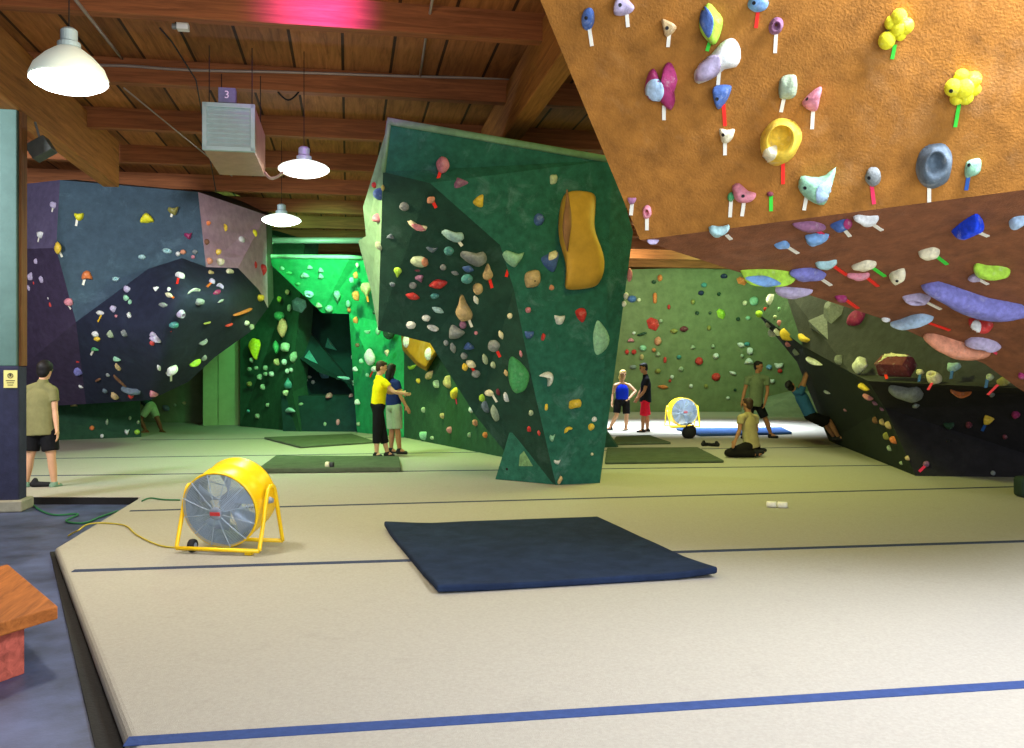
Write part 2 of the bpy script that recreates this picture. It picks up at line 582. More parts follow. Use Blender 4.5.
MB().prism([p + nn * 0.002 for p in sp], nn * 0.003).build('sticker', M_STICKER, wedge)
hp, _ = on_tri(wq, 507, 469)
MB().lathe(hp, nn, [(0, .02), (.006, .02), (.008, .012)], 10).build('bolt', M_BLACK, wedge)
MB().prism([G(601, 447.6), P(603, 427, 18.25), G(617, 447.3)], (0.05, 0.16, 0)).build('foot_wedge', M_SHADETEAL, boulder)

# left wall with the dark bulge
leftw, VL = climbing_wall('climbing_wall', 'purple, slate blue and pink climbing wall with dark bulging belly at left', {
    'v0': (-30, 190, 18.6), 'v1': (60, 180, 17.0), 'v2': (198, 192, 17.9), 'v3': (266, 215, 20.3), 'v4': (-30, 250, 18.4), 'v5': (56, 248, 17.0),
    'v6': (76, 322, 17.4), 'v7': (106, 300, 17.0), 'v8': (148, 269, 17.0), 'v9': (182, 258, 17.3), 'v10': (206, 267, 17.9), 'v11': (238, 268, 18.8),
    'v12': (259, 290, 19.5), 'v13': (268, 308, 20.2), 'n1': (130, 330, 16.4), 'n2': (182, 298, 15.9), 'n3': (226, 300, 17.0), 'n4': (160, 360, 16.6),
    'u1': (250, 332, 18.8), 'u2': (215, 357, 18.3), 'u3': (188, 382, 18.2), 'u4': (150, 400, 18.6), 'u5': (86, 404, 19.2), 'u6': (-30, 410, 19.8)},
    [('purple_panel', M_PURPLE, [('v0', 'v1', 'v5', 'v4')], 0, 'purple upper panel'),
     ('dark_purple_panel', M_DKPURPLE, [('v4', 'v5', 'v6', 'u5', 'u6')], 0, 'dark purple lower panel'),
     ('slate_panel', M_SLATE, [('v1', 'v2', 'v10', 'v9', 'v8', 'v7', 'v6', 'v5')], 3, 'slate blue panel'),
     ('pink_panel', M_PINKISH, [('v2', 'v3', 'v13', 'v12', 'v11', 'v10')], 0, 'dusty pink panel'),
     ('bulge', M_NAVY, [('v6', 'v7', 'n1'), ('v7', 'v8', 'n1'), ('v8', 'v9', 'n2'), ('v8', 'n2', 'n1'), ('v9', 'v10', 'n2'), ('v10', 'v11', 'n3'), ('v10', 'n3', 'n2'),
       ('v11', 'v12', 'n3'), ('v12', 'v13', 'u1'), ('v12', 'u1', 'n3'), ('u1', 'u2', 'n3'), ('u2', 'n2', 'n3'), ('u2', 'u3', 'n4', 'n2'), ('n4', 'n1', 'n2'),
       ('u3', 'u4', 'n4'), ('u4', 'u5', 'n1', 'n4'), ('u5', 'v6', 'n1')], 3, 'dark navy bulging belly')],
    (-0.3, 1.6, 0.35), M_BACKING, key='left')
# low green kicker under it
kick, VK = climbing_wall('climbing_wall', 'low dark green kicker panel under the dark bulge at left', {
    'a': (-30, 404, 19.3), 'b': (140, 398, 20.9), 'c': (141, 437.1, 21.1), 'd': (-30, 443.4, 19.3)},
    [('kicker_panel', M_FOREST, ['abcd'], 0, None)], (-0.2, 0.5, 0), M_BACKING, key='kicker', ext_floor=(-0.2, 0.5, 0))
backolive, VBO = climbing_wall('climbing_wall', 'dark olive climbing wall seen in the gap under the bulge', {
    'a': (100, 300, 27.0), 'b': (206, 300, 26.6), 'c': (206, 423, 26.5), 'd': (100, 422, 27.0)},
    [('wall_panel', M_OLIVE, ['abcd'], 0, None)], (0, 0.5, 0), M_BACKING, key='gap')
M_PLAIN = mat('pale_plain_panel', (150, 170, 120), rough=0.9, vary=0.1, scale=3)  # green light put into the plain boards' colour
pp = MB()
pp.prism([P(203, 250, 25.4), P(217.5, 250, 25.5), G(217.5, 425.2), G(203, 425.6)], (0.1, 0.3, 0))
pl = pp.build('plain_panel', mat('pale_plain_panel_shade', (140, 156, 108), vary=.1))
tag(pl, 'narrow pale green-lit plain board standing left of the wider plain board', 'panel')
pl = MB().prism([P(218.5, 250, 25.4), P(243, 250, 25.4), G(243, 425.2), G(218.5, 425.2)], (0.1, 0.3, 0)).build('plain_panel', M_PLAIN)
tag(pl, 'wider pale green-lit plain board between dark bulge and green wall', 'panel')

# green wall at the back left: dark face, prow, cave, bright face
greenw, VG = climbing_wall('climbing_wall', 'bright green climbing wall at back with triangular prow over a dark cave', {
    'l0': (240, 225, 25.0), 'l1': (305, 245, 24.0), 'l2': (300, 431.5, 22.9), 'l3': (240, 426, 25.0), 'l4': (292, 392, 23.3),
    'p0': (262, 256, 21.3), 'p1': (350, 257, 21.3), 'p2': (322, 313, 22.3), 'q0': (300, 268, 24.2), 'q1': (310, 330, 24.3),
    'r2': (362, 258, 21.5), 'r3': (374, 272, 21.8), 'r4': (380, 322, 22.0), 'r5': (404, 300, 21.6), 'r6': (404, 437.4, 21.0), 'r7': (357, 432.4, 22.65), 'r8': (353, 350, 22.6), 'r9': (349, 314, 22.4),
    's1': (510, 280, 17.0), 's2': (510, 459, 16.1)},
    [('forest_panel', M_FOREST, [('l0', 'l1', 'l4', 'l2', 'l3')], 0, 'dark green left panel'),
     ('prow', M_GREEN, [('p0', 'p1', 'p2')], 0, 'triangular green prow'),
     ('bright_panel', M_GREEN, [('p1', 'r2', 'r3', 'r4', 'r5', 'r6', 'r7', 'r8', 'r9', 'p2')], 0, 'bright green panel'),
     ('long_panel', M_FOREST, [('r5', 's1', 's2', 'r6')], 0, 'long dark green panel behind the boulder')],
    (0.2, 0.8, 0.15), M_FOREST, ext_floor=(0.2, 0.8, 0), key='green')
MB().tube([VG['p0'], VG['p1'], VG['r2']], .05, 8).build('top_edge', mat('pale_edge_paint', (150, 200, 160), rough=.8), greenw, smooth=True)
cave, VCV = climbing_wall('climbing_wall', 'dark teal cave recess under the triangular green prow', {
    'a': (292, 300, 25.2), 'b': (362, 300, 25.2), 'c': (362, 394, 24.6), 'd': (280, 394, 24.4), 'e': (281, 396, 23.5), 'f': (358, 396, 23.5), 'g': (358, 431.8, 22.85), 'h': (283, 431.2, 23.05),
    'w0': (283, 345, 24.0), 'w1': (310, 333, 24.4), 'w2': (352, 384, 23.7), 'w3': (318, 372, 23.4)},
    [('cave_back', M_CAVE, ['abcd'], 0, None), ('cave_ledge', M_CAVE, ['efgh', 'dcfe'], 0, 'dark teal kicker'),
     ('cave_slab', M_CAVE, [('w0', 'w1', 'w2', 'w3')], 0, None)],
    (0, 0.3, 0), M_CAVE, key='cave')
# olive wall far back
olive, VOL = climbing_wall('climbing_wall', 'far olive green climbing wall across the back of the hall', {
    'a': (540, 272, 33.0), 'b': (745, 266, 33.4), 'c': (860, 262, 33.6), 'd': (860, 411.5, 33.5), 'e': (540, 412, 33.0)},
    [('wall_panel', M_OLIVE, ['abcde'], 0, None)], (0, 0.6, 0), M_BACKING, key='olive')
MB().prism([P(752, 404, 31.5), P(800, 392, 31.5), P(850, 392, 31.5), G(850, 417.5), G(750, 416.5)], (0, 1.2, 0)).build('slab_panel', mat('grey_slab_paint', (130, 138, 118), vary=.2, scale=3, chalk=.3), olive)

# black and charcoal wall at right
blackw, VW = climbing_wall('climbing_wall', 'charcoal and black angular climbing wall below the orange overhang at right', {
    'w0': (756, 312, 18.6), 'w1': (783, 286, 18.2), 'w2': (803, 346, 16.9), 'a2': (850, 372, 14.8), 'a3': (868, 381, 13.6), 'x1': (1100, 392, 10.8), 'x0': (1100, 300, 11.4), 'x2': (900, 240, 15.6),
    'y0': (885, 408, 14.2), 'y1': (1100, 402, 12.3), 'z0': (916, 476, 13.5), 'z1': (1100, 478, 13.2), 'f1': (797, 362, 19.2), 'f2': (829, 441, 19.95)},
    [('tip_panel', M_GREENLIT, [('w0', 'w1', 'w2')], 0, 'mossy green tip panel'),
     ('charcoal_panel', M_CHAR, [('w1', 'x2', 'a2', 'w2'), ('x2', 'x0', 'x1', 'a3', 'a2')], 0, 'charcoal upper panel'),
     ('ledge_panel', M_BLACKWALL, [('a3', 'x1', 'y1', 'y0')], 0, None),
     ('black_panel', M_BLACKWALL, [('y0', 'y1', 'z1', 'z0')], 0, 'black lower panel'),
     ('side_panel', mat('greenish_black_paint', (30, 40, 32), rough=.9, vary=.3, scale=6, bump=.5, chalk=.15, chalk_col=(70, 90, 70)), [('w0', 'w2', 'f1'), ('w2', 'a2', 'f2', 'f1'), ('a2', 'a3', 'y0', 'f2'), ('y0', 'z0', 'f2')], 0, 'dark mossy side panel')],  # near-black paint with a faint green tone on the side
    (1.2, 1.2, 0.4), M_BLACKWALL, ext_floor=(1.2, 1.2, 0), key='black')
BVH = BVHTree.FromPolygons(BV, BF)
# ------------------------------------------------------------------ climbing holds
PAL = {
    'white': (222, 226, 222), 'cream': (232, 222, 178), 'yellow': (238, 196, 60), 'lemon': (246, 232, 40), 'tan': (206, 172, 112), 'orange': (240, 120, 50),
    'red': (226, 48, 44), 'pink': (226, 128, 145), 'salmon': (226, 140, 100), 'maroon': (120, 45, 58), 'magenta': (170, 36, 100), 'mauve': (150, 92, 130),
    'lavender': (184, 170, 208), 'violet': (120, 120, 205), 'blue': (62, 100, 176), 'bright blue': (24, 70, 232), 'sky blue': (110, 165, 225), 'pale blue': (165, 200, 232),
    'navy': (34, 46, 92), 'teal': (66, 150, 150), 'aqua': (160, 208, 208), 'mint': (140, 205, 165), 'sage': (158, 178, 142), 'green': (60, 165, 90),
    'lime': (165, 222, 40), 'dark green': (32, 70, 46), 'grey': (134, 142, 142), 'slate': (96, 116, 132), 'brown': (130, 84, 56), 'olive': (150, 145, 60), 'pale green': (185, 205, 160), 'black': (30, 30, 32)}


def hmat(c):
    r, g, b = PAL[c]
    l = .3 * r + .55 * g + .15 * b
    k = .04 if c in ('lemon', 'yellow', 'bright blue') else .2
    return mat('hold_' + c.replace(' ', '_'), tuple(v * (1 - k) + l * k for v in (r, g, b)), rough=0.75, vary=0.3, scale=22, bump=0.3, bscale=90, chalk=0.55, chalk_col=(225, 225, 218), cscale=7, dark=0.25)


M_BOLT = mat('bolt_steel_dark', (24, 24, 26), rough=0.5)
TAPE = {'w': ('white', (235, 232, 215)), 'r': ('red', (240, 42, 30)), 'g': ('green', (60, 210, 60)), 'b': ('blue', (40, 90, 170)), 'y': ('yellow', (225, 180, 40)), 'k': ('pink', (232, 50, 92)), 'o': ('orange', (235, 120, 40))}


def tmat(k):
    return mat('tape_' + TAPE[k][0], TAPE[k][1], rough=0.6, vary=0.05, bump=0)


def outline(shape, n=22):
    pts = []
    if shape in ('round', 'ring', 'dome', 'ball', 'dish', 'shell'):
        for i in range(n):
            q = 2 * math.pi * i / n
            pts.append((math.cos(q), math.sin(q)))
        return pts
    polys = {
        'tri': [(-.9, -.75), (0, -1), (.95, -.6), (.55, .35), (.1, 1), (-.45, .45)],
        'drop': [(0, -1), (.45, -.35), (.95, .3), (.7, .85), (0, 1), (-.75, .8), (-.95, .25), (-.4, -.4)],
        'up': [(0, 1), (.4, .35), (.95, -.35), (.7, -.85), (0, -1), (-.75, -.85), (-.95, -.3), (-.4, .4)],
        'moon': [(.55, 1), (1, .35), (1, -.5), (.75, -1), (.1, -.85), (-.6, -.4), (-1, .15), (-.6, .75), (0, 1)],
        'cap': [(-1, -.8), (-.2, -.95), (.6, -.9), (1, -.75), (.75, .1), (.3, .8), (-.1, 1), (-.55, .55)],
        'bean': [(-1, .45), (-.8, 1), (-.35, .85), (.2, .6), (.75, .75), (1, .1), (.85, -.6), (.35, -1), (-.15, -.75), (-.6, -.2)],
        'leaf': [(-1, .1), (-.55, .7), (.05, 1), (.6, .6), (1, -.1), (.5, -.75), (0, -1), (-.6, -.6)],
        'square': [(-.95, -.8), (-.3, -1), (.7, -.95), (1, -.3), (.9, .75), (.3, 1), (-.6, .9), (-1, .4)],
        'shield': [(-1, 1), (0, .88), (1, 1), (.98, .1), (.6, -.65), (0, -1), (-.55, -.8), (-.85, -.1)],
        'bar': [(-1, -.5), (-.6, -1), (.6, -1), (1, -.5), (1, .5), (.6, 1), (-.6, 1), (-1, .5)],
        'horn': [(-1, .3), (-.75, .85), (-.2, .7), (.45, .65), (1, 1), (.75, .1), (.5, -.6), (.25, -1), (-.25, -.75), (-.7, -.3)],
        'slipper': [(-1, -.75), (-.75, -1), (-.2, -.8), (.35, -.35), (.85, -.25), (1, .2), (.85, .8), (.55, 1), (.1, .75), (-.45, .1), (-.95, -.4)],
        'crescent': [(-1, -.7), (-.6, .35), (0, .9), (.6, .8), (1, .2), (.95, -.3), (.5, .05), (0, .1), (-.5, -.35)],
        'box': [(-1, -.9), (.95, -1), (1, .85), (.2, .7), (-.2, 1), (-.95, .95)],
        'pyr': [(-.95, -.1), (-.2, 1), (1, -1)],
        'wings': [(-.9, -.3), (-.95, .1), (-.75, .55), (-.45, .75), (-.2, .5), (0, .3), (.12, .8), (.4, 1), (.75, .85), (1, .3), (.82, -.2), (.95, -.6), (.75, -1), (.35, -.85), (0, -.6), (-.5, -.6)],
        'hex': [(-.9, .5), (-.3, 1), (.75, .6), (1, -.2), (.5, -1), (-.6, -.6)],
    }
    ctrl = polys[shape]
    if shape in ('pyr', 'hex', 'box'):
        return list(ctrl)
    m = len(ctrl)
    k = max(2, n // m)
    for i in range(m):
        p = [ctrl[(i + d) % m] for d in (-1, 0, 1, 2)]
        for j in range(k):
            t = j / k
            pts.append(tuple(0.5 * (2 * p[1][a] + (p[2][a] - p[0][a]) * t + (2 * p[0][a] - 5 * p[1][a] + 4 * p[2][a] - p[3][a]) * t * t + (3 * p[1][a] - p[0][a] - 3 * p[2][a] + p[3][a]) * t ** 3) for a in (0, 1)))
    return pts


def inflate(shape, hw, hh, dep, rot, seed, apex=(0, .12), K=6, jit=.07, n=22):
    """local mesh: x right, y up, z out of the wall"""
    if shape == 'cluster':
        return cluster(hw, hh, dep, seed)
    ol = outline(shape, n)
    n = len(ol)
    v, f = [], []
    rr = math.radians(rot)
    c, s = math.cos(rr), math.sin(rr)
    sharp = shape in ('pyr', 'hex')
    for k in range(-1, K):
        if k < 0:
            sc, z = 0.97, -0.25
        elif sharp:
            t = k / (K - 1)
            sc, z = (1 - t) * (1 if shape == 'pyr' else 1) + (.32 if shape == 'hex' else .02) * t, t
        elif shape == 'box':
            t = k / (K - 1)
            sc, z = (1, .0) if k == 0 else (1 - .12 * t, .35 + .65 * t)
        else:
            a = k / K * math.pi / 2
            sc, z = math.cos(a) ** .72, math.sin(a) ** 1.0
        for i, (x, y) in enumerate(ol):
            zz = z
            if shape in ('ring', 'dish', 'shell') and k >= 0:
                a = k / (K - 1)
                sc2 = 1 - (.82 if shape != 'shell' else .62) * a
                zz = math.sin(min(1, a * 1.6) * math.pi / 2) if a < .55 else 1 - ((a - .55) / .45) * (.7 if shape == 'dish' else .8 if shape == 'shell' else 1.0)
                px, py = x * sc2 + apex[0] * a, y * sc2 + apex[1] * a
            else:
                t = max(0, z)
                px, py = x * sc + apex[0] * t, y * sc + apex[1] * t
            nz = noise.noise(Vector((px * 1.3 + seed * 7.3, py * 1.3 - seed * 3.1, zz * 1.3))) * jit * (0 if sharp else 1)
            px, py, zz = px * (1 + nz * 1.5), py * (1 + nz * 1.5), zz * (1 + nz * 2.2)
            X, Y = px * hw, py * hh
            v.append(Vector((X * c - Y * s, X * s + Y * c, zz * dep)))
    R = K + 1
    for k in range(R - 1):
        for i in range(n):
            j = (i + 1) % n
            f.append((k * n + i, k * n + j, (k + 1) * n + j, (k + 1) * n + i))
    f.append(tuple(range(n))[::-1])
    f.append(tuple((R - 1) * n + i for i in range(n)))
    return v, f


def cluster(hw, hh, dep, seed):
    q = MB()
    if not seed % 2:
        spec = [(-.45, -.5, .52, .45), (.05, .55, .5, .45), (.55, .15, .48, .4), (-.3, .3, .42, .3), (.35, -.25, .35, .3), (.1, .05, .45, .5)]
    else:
        spec = [(-.45, .05, .5, .55), (-.1, .6, .42, .35), (.5, .45, .45, .4), (.68, -.1, .35, .3), (.3, -.5, .42, .35), (-.15, -.55, .38, .35), (.05, .0, .58, .55)]
    m = min(hw, hh)
    for x, y, r, z in spec:
        q.ball((x * hw, y * hh, z * m), r * m, n=16, m=11)
    return q.v, q.f


HOLDS = []
WALL_PHRASE = {'orange': {'upper_panel': 'orange overhang', 'underside_panel': 'brown underside'},
               'boulder': {'front_panel': "green boulder's front", 'overhang_panel': "green boulder's dark overhang", 'side_panel': "green boulder's pale side"},
               'left': {'purple_panel': 'purple panel', 'dark_purple_panel': 'dark purple panel', 'slate_panel': 'slate blue panel', 'pink_panel': 'dusty pink panel', 'bulge': 'dark bulge'},
               'kicker': {'kicker_panel': 'low green kicker'}, 'gap': {'wall_panel': 'dark olive wall under the bulge'},
               'green': {'forest_panel': 'dark green back wall', 'prow': 'triangular green prow', 'bright_panel': 'bright green back wall', 'long_panel': 'green wall behind the boulder'},
               'cave': {'cave_back': 'dark cave', 'cave_ledge': 'dark cave', 'cave_slab': 'dark cave'}, 'olive': {'wall_panel': 'olive back wall'},
               'black': {'tip_panel': 'green-lit wall tip', 'charcoal_panel': 'charcoal wall', 'ledge_panel': 'black wall', 'black_panel': 'black wall', 'side_panel': 'dark side of black wall'}}
GROUP = {'orange': 'climbing holds on the orange overhang', 'boulder': 'climbing holds on the green boulder', 'left': 'climbing holds on the left bulging wall', 'kicker': 'climbing holds on the low kicker',
         'gap': 'climbing holds in the gap', 'green': 'climbing holds on the green back wall', 'cave': 'climbing holds in the cave', 'olive': 'climbing holds on the olive back wall', 'black': 'climbing holds on the black wall'}
NOUN = {'round': 'knob', 'ball': 'ball', 'dome': 'dome', 'ring': 'ring-shaped hold', 'dish': 'dished hold', 'shell': 'scooped hold', 'tri': 'wedge hold', 'drop': 'teardrop hold', 'up': 'pointed hold', 'moon': 'half-moon hold', 'cap': 'cap-shaped hold',
        'bean': 'curved hold', 'leaf': 'oval edge hold', 'square': 'blocky hold', 'shield': 'shield-shaped hold', 'bar': 'bar hold', 'horn': 'horned hold', 'slipper': 'slipper-shaped hold', 'crescent': 'crescent hold', 'box': 'box volume',
        'pyr': 'pyramid volume', 'hex': 'faceted volume', 'cluster': 'bubbly hold', 'wings': 'winged hold'}
EYEV = Vector((0, 0, EYE))


def cast(x, y, skip=None):
    d = (P(x, y, 1.0) - EYEV).normalized()
    o = EYEV.copy()
    for _ in range(6):
        loc, nrm, idx, dist = BVH.ray_cast(o, d)
        if loc is None:
            return None
        if skip and WALLNAME[idx][0] != skip:
            o = loc + d * 1e-3
            continue
        if nrm.dot(d) > 0:
            nrm = -nrm
        return loc, nrm, WALLNAME[idx]
    return None


def near_wall(x, y, key):
    """closest point of a wall's panels to the line of sight, for holds that stick out past an edge"""
    best = None
    for r in range(0, 26):
        for k in range(16 if r else 1):
            q = 2 * math.pi * k / 16
            h = cast(x + r * math.cos(q), y + r * math.sin(q), key)
            if h:
                return h
    return best


def h(x, y, w, hh, col, shape='round', rot=0, tape=None, dep=None, on=None, apex=(0, .12), label=None, bolt=None, inset=None, name='climbing_hold'):
    HOLDS.append(dict(x=x, y=y, w=w, h=hh, col=col, shape=shape, rot=rot, tape=tape, dep=dep, on=on, apex=apex, label=label, bolt=bolt, inset=inset, name=name))


# ---- orange overhang
h(588, 19, 13, 23, 'blue', 'round', -5, ['w', 590, 32, 592, 46], bolt=(-2, -1))
h(624, 5, 21, 22, 'lavender', 'tri', 15, ['w', 627, 15, 628, 27], bolt=(-4, 0))
h(669, 28, 15, 18, 'tan', 'tri', 40, ['w', 669, 37, 668, 47], bolt=(-2, 0))
h(661, 86, 33, 48, 'magenta', 'wings', 0, ['w', 664, 110, 664, 120], apex=(.02, .02), dep=.08, label='pink and pale blue winged hold with white tape on orange overhang', inset=('pale blue', 655, 91, 18, 24, 'round', 0))
h(711, 24, 24, 42, 'lime', 'leaf', 105, ['g', 711, 38, 707, 51], label='lime green and blue ridged hold with green tape on orange overhang', inset=('blue', 707, 22, 13, 31, 'leaf', 100))
h(758, 4, 21, 17, 'sky blue', 'round', 0, ['r', 758, 11, 756, 28], bolt=(-4, -1))
h(776, 26, 15, 18, 'mauve', 'ring', -15, ['w', 776, 36, 775, 53])
h(717.5, 61, 47, 46, 'white', 'slipper', 0, ['w', 719, 75, 718, 85], label='large white and lavender slipper-shaped hold on orange overhang', inset=('lavender', 709, 68, 20, 34, 'leaf', 48), bolt=(-12, 8))
h(722, 97, 19, 25, 'blue', 'tri', 55, ['r', 724, 111, 725, 126], label='blue wedge hold with red tape just below the white slipper hold', bolt=(-5, 2))
h(788, 87, 19, 25, 'sage', 'square', 5, ['w', 784, 98, 781, 112])
h(812, 99, 20, 25, 'pink', 'tri', -30, ['w', 813, 111, 812, 129], bolt=(-5, 0))
h(727, 136, 16, 15, 'cream', 'shield', 0, ['w', 725, 146, 725, 155], bolt=(-4, -1))
h(781, 142, 42, 48, 'yellow', 'shell', -22, ['r', 783, 164, 783, 184], dep=.17, apex=(-.28, .42), inset=('cream', 770, 154, 13, 20, 'leaf', 55), label='large yellow scooped shell hold with red tape on orange overhang')
h(744, 193, 24, 20, 'pink', 'bean', -35, ['w', 744, 202, 742, 216], bolt=(-1, 3))
h(731, 197, 7, 10, 'green', 'round', 0, ['w', 731, 202, 730, 217])
h(770, 194, 7, 5, 'maroon', 'round', 0, ['g', 771, 199, 771, 211])
h(817, 186, 38, 38, 'mint', 'horn', 10, ['w', 806, 199, 804, 210], dep=.11, label='pale mint and blue horned hold with white tape on orange overhang', bolt=(-12, 2), inset=('pale blue', 824, 192, 16, 24, 'leaf', 62))
h(873, 177, 16, 20, 'grey', 'round', 15, ['k', 872, 188, 874, 204], bolt=(-4, 1))
h(934, 166, 37, 46, 'slate', 'dish', 12, ['w', 929, 186, 929, 202], dep=.12, apex=(-.1, .4), label='large blue-grey dished hold with cream tape on orange overhang')
h(973, 168, 17, 20, 'mint', 'leaf', 60, ['b', 968, 178, 966, 190], bolt=(-4, -3))
h(896, 29, 36, 42, 'lemon', 'cluster', 0, ['g', 894, 49, 892, 59], label='upper yellow bubbly hold with short green tape on orange overhang', bolt=(-9, 2))
h(963, 87, 38, 37, 'lemon', 'cluster', 0, ['g', 959, 104, 955, 127], label='lower yellow bubbly hold with long green tape on orange overhang', bolt=(-12, 4))
h(632, 201, 9, 7, 'mauve', 'shield', 0, ['w', 632, 205, 631, 215])
h(647, 212, 9, 14, 'pink', 'ring', 0, ['w', 647, 219, 647, 230])
# ---- brown underside
h(719, 232, 21, 12, 'aqua', 'horn', 0, ['w', 728, 236, 731, 239], on='orange')
h(653, 242, 12, 5, 'lavender', 'leaf', -5, None, on='orange')
h(782, 245, 16, 9, 'sky blue', 'tri', 0, ['w', 790, 248, 798, 253], on='orange')
h(809, 227, 34, 12, 'mauve', 'leaf', -5, None, on='orange', label='grey and mauve striped fin hold under the brown underside crease')
h(817, 240, 24, 14, 'sky blue', 'moon', 90, ['k', 820, 232, 828, 237], on='orange')
h(841, 226, 22, 14, 'blue', 'leaf', 15, ['w', 845, 230, 850, 236], on='orange', label='blue and pink hold with white tape beside the striped fin hold', inset=('magenta', 848, 224, 9, 10, 'round', 0))
h(866, 221, 26, 13, 'white', 'bean', 0, ['w', 876, 226, 882, 230], on='orange')
h(808, 275, 37, 15, 'violet', 'leaf', -8, ['w', 825, 281, 831, 285], on='orange')
h(826, 265, 22, 11, 'aqua', 'bean', 15, ['r', 837, 268, 847, 275], on='orange')
h(864, 266, 25, 12, 'cream', 'leaf', 12, ['g', 875, 269, 885, 276], on='orange')
h(858, 277, 24, 9, 'pink', 'bean', 5, ['r', 868, 278, 878, 286], on='orange')
h(768, 278, 56, 17, 'lime', 'leaf', -8, None, on='orange', dep=.13, label='long lime and blue stained hold at left end of brown underside', inset=('sky blue', 763, 281, 36, 10, 'leaf', -8))
h(794, 293, 38, 13, 'lavender', 'moon', 80, None, on='orange', label='lavender fin hold hanging off the lower edge of brown underside')
h(841, 299, 13, 8, 'magenta', 'leaf', -20, ['r', 848, 301, 858, 308], on='orange')
h(897, 277, 16, 18, 'cream', 'drop', 20, None, on='orange', bolt=(0, 4))
h(929, 254, 22, 14, 'cream', 'leaf', 5, ['g', 938, 257, 947, 264], on='orange')
h(968, 227, 32, 27, 'bright blue', 'tri', 20, ['w', 981, 233, 988, 236], on='orange', label='bright blue wedge hold with pale corner on brown underside')
h(1018, 223, 18, 15, 'pale blue', 'moon', 90, None, on='orange')
h(992, 272, 37, 18, 'lime', 'slipper', 155, None, on='orange')
h(974, 278, 13, 9, 'lavender', 'tri', -20, ['w', 979, 279, 988, 284], on='orange')
h(977, 302, 112, 40, 'violet', 'bean', -32, None, on='orange', dep=.13, label='very long blue-violet rail hold on brown underside at right')
h(916, 299, 30, 14, 'lavender', 'ring', -10, ['w', 931, 304, 941, 309], on='orange')
h(912, 322, 44, 17, 'pale blue', 'slipper', 5, ['r', 933, 324, 950, 330], on='orange', label='pale blue slipper-shaped hold with red tape on brown underside')
h(886, 320, 9, 5, 'white', 'leaf', -15, None, on='orange')
h(957, 347, 68, 27, 'salmon', 'bean', -36, None, on='orange', dep=.12, label='long salmon orange hold on the lower edge of brown underside')
h(981, 326, 25, 16, 'red', 'bean', -10, None, on='orange', label='red and white curved hold below the blue-violet rail', inset=('white', 976, 327, 10, 14, 'round', 0))
h(983, 345, 37, 16, 'lavender', 'crescent', -22, ['k', 995, 352, 1004, 358], on='orange')
h(1022, 376, 8, 7, 'magenta', 'round', 0, None, on='orange')
# ---- black and charcoal wall
h(818, 326, 20, 27, 'grey', 'pyr', 0, None, dep=.22, apex=(-.35, -.1), on='black', name='wall_volume', label='grey pyramid volume on charcoal wall below the orange overhang')
h(834, 312, 21, 24, 'grey', 'hex', 0, None, dep=.2, apex=(.1, .1), on='black', name='wall_volume', label='grey faceted volume on charcoal wall right of the pyramid volume')
h(856, 318, 19, 16, 'magenta', 'square', 0, None, on='black')
h(804, 338, 12, 9, 'yellow', 'shield', -20, None, on='black')
h(859, 365, 14, 17, 'white', 'up', 15, None, on='black')
h(814, 361, 19, 9, 'white', 'leaf', -38, None, on='black')
h(864, 387, 13, 8, 'yellow', 'leaf', -20, None, on='black')
h(895, 364, 43, 23, 'maroon', 'box', 0, ['r', 885, 372, 887, 379], on='black', dep=.2, name='wall_volume', label='large maroon box volume with cream top on charcoal wall', inset=('cream', 895, 354, 40, 5, 'bar', 0))
h(920, 372, 8, 6, 'cream', 'round', 0, ['b', 920, 376, 919, 382], on='black')
h(934, 377, 16, 13, 'cream', 'ring', -15, ['k', 930, 387, 934, 380], on='black')
h(954, 367, 14, 9, 'aqua', 'shield', 0, ['b', 952, 372, 951, 379], on='black')
h(990, 377, 8, 7, 'pale green', 'ring', 0, ['b', 987, 382, 986, 388], on='black')
h(1004, 381, 15, 9, 'olive', 'leaf', 22, ['k', 991, 392, 998, 385], on='black')
h(961, 394, 22, 9, 'orange', 'crescent', 165, None, on='black')
h(906, 394, 35, 18, 'grey', 'bean', 0, None, on='black', dep=.15)
h(916, 406, 8, 5, 'grey', 'leaf', 10, None, on='black')
h(992, 395, 6, 5, 'grey', 'round', 0, None, on='black')
h(949, 426, 11, 7, 'dark green', 'shield', 0, ['r', 943, 438, 947, 430], on='black')
h(949, 441, 5, 4, 'black', 'round', 0, ['w', 944, 449, 947, 444], on='black')
h(969, 425, 7, 7, 'maroon', 'round', 0, None, on='black')
h(989, 420, 11, 10, 'yellow', 'tri', 25, ['b', 983, 429, 985, 425], on='black')
h(1016, 415, 9, 8, 'magenta', 'round', 0, None, on='black')
h(1005, 437, 5, 5, 'maroon', 'round', 0, ['r', 999, 446, 1005, 438], on='black')
h(926, 464, 7, 6, 'mauve', 'round', 0, ['k', 921, 470, 925, 466], on='black')
h(993, 473, 5, 5, 'grey', 'round', 0, ['r', 984, 479, 991, 474], on='black')
h(838, 360, 7, 10, 'grey', 'up', 0, None, on='black')
h(868, 397, 12, 7, 'pink', 'leaf', -25, None, on='black')
for x, y, w, q, c in ((875, 403, 6, 5, 'mauve'), (882, 409, 6, 4, 'mauve'), (875, 420, 5, 7, 'brown'), (882, 422, 5, 7, 'tan'), (888, 425, 6, 8, 'tan'), (886, 436, 5, 8, 'olive'), (893, 440, 6, 8, 'orange'), (889, 448, 4, 6, 'sage'), (907, 458, 4, 5, 'tan'), (901, 463, 3, 4, 'sage'), (845, 410, 4, 3, 'mauve'), (827, 392, 8, 4, 'white')):
    h(x, y, w, q, c, 'leaf' if w > q else 'round', -40, None, on='black')
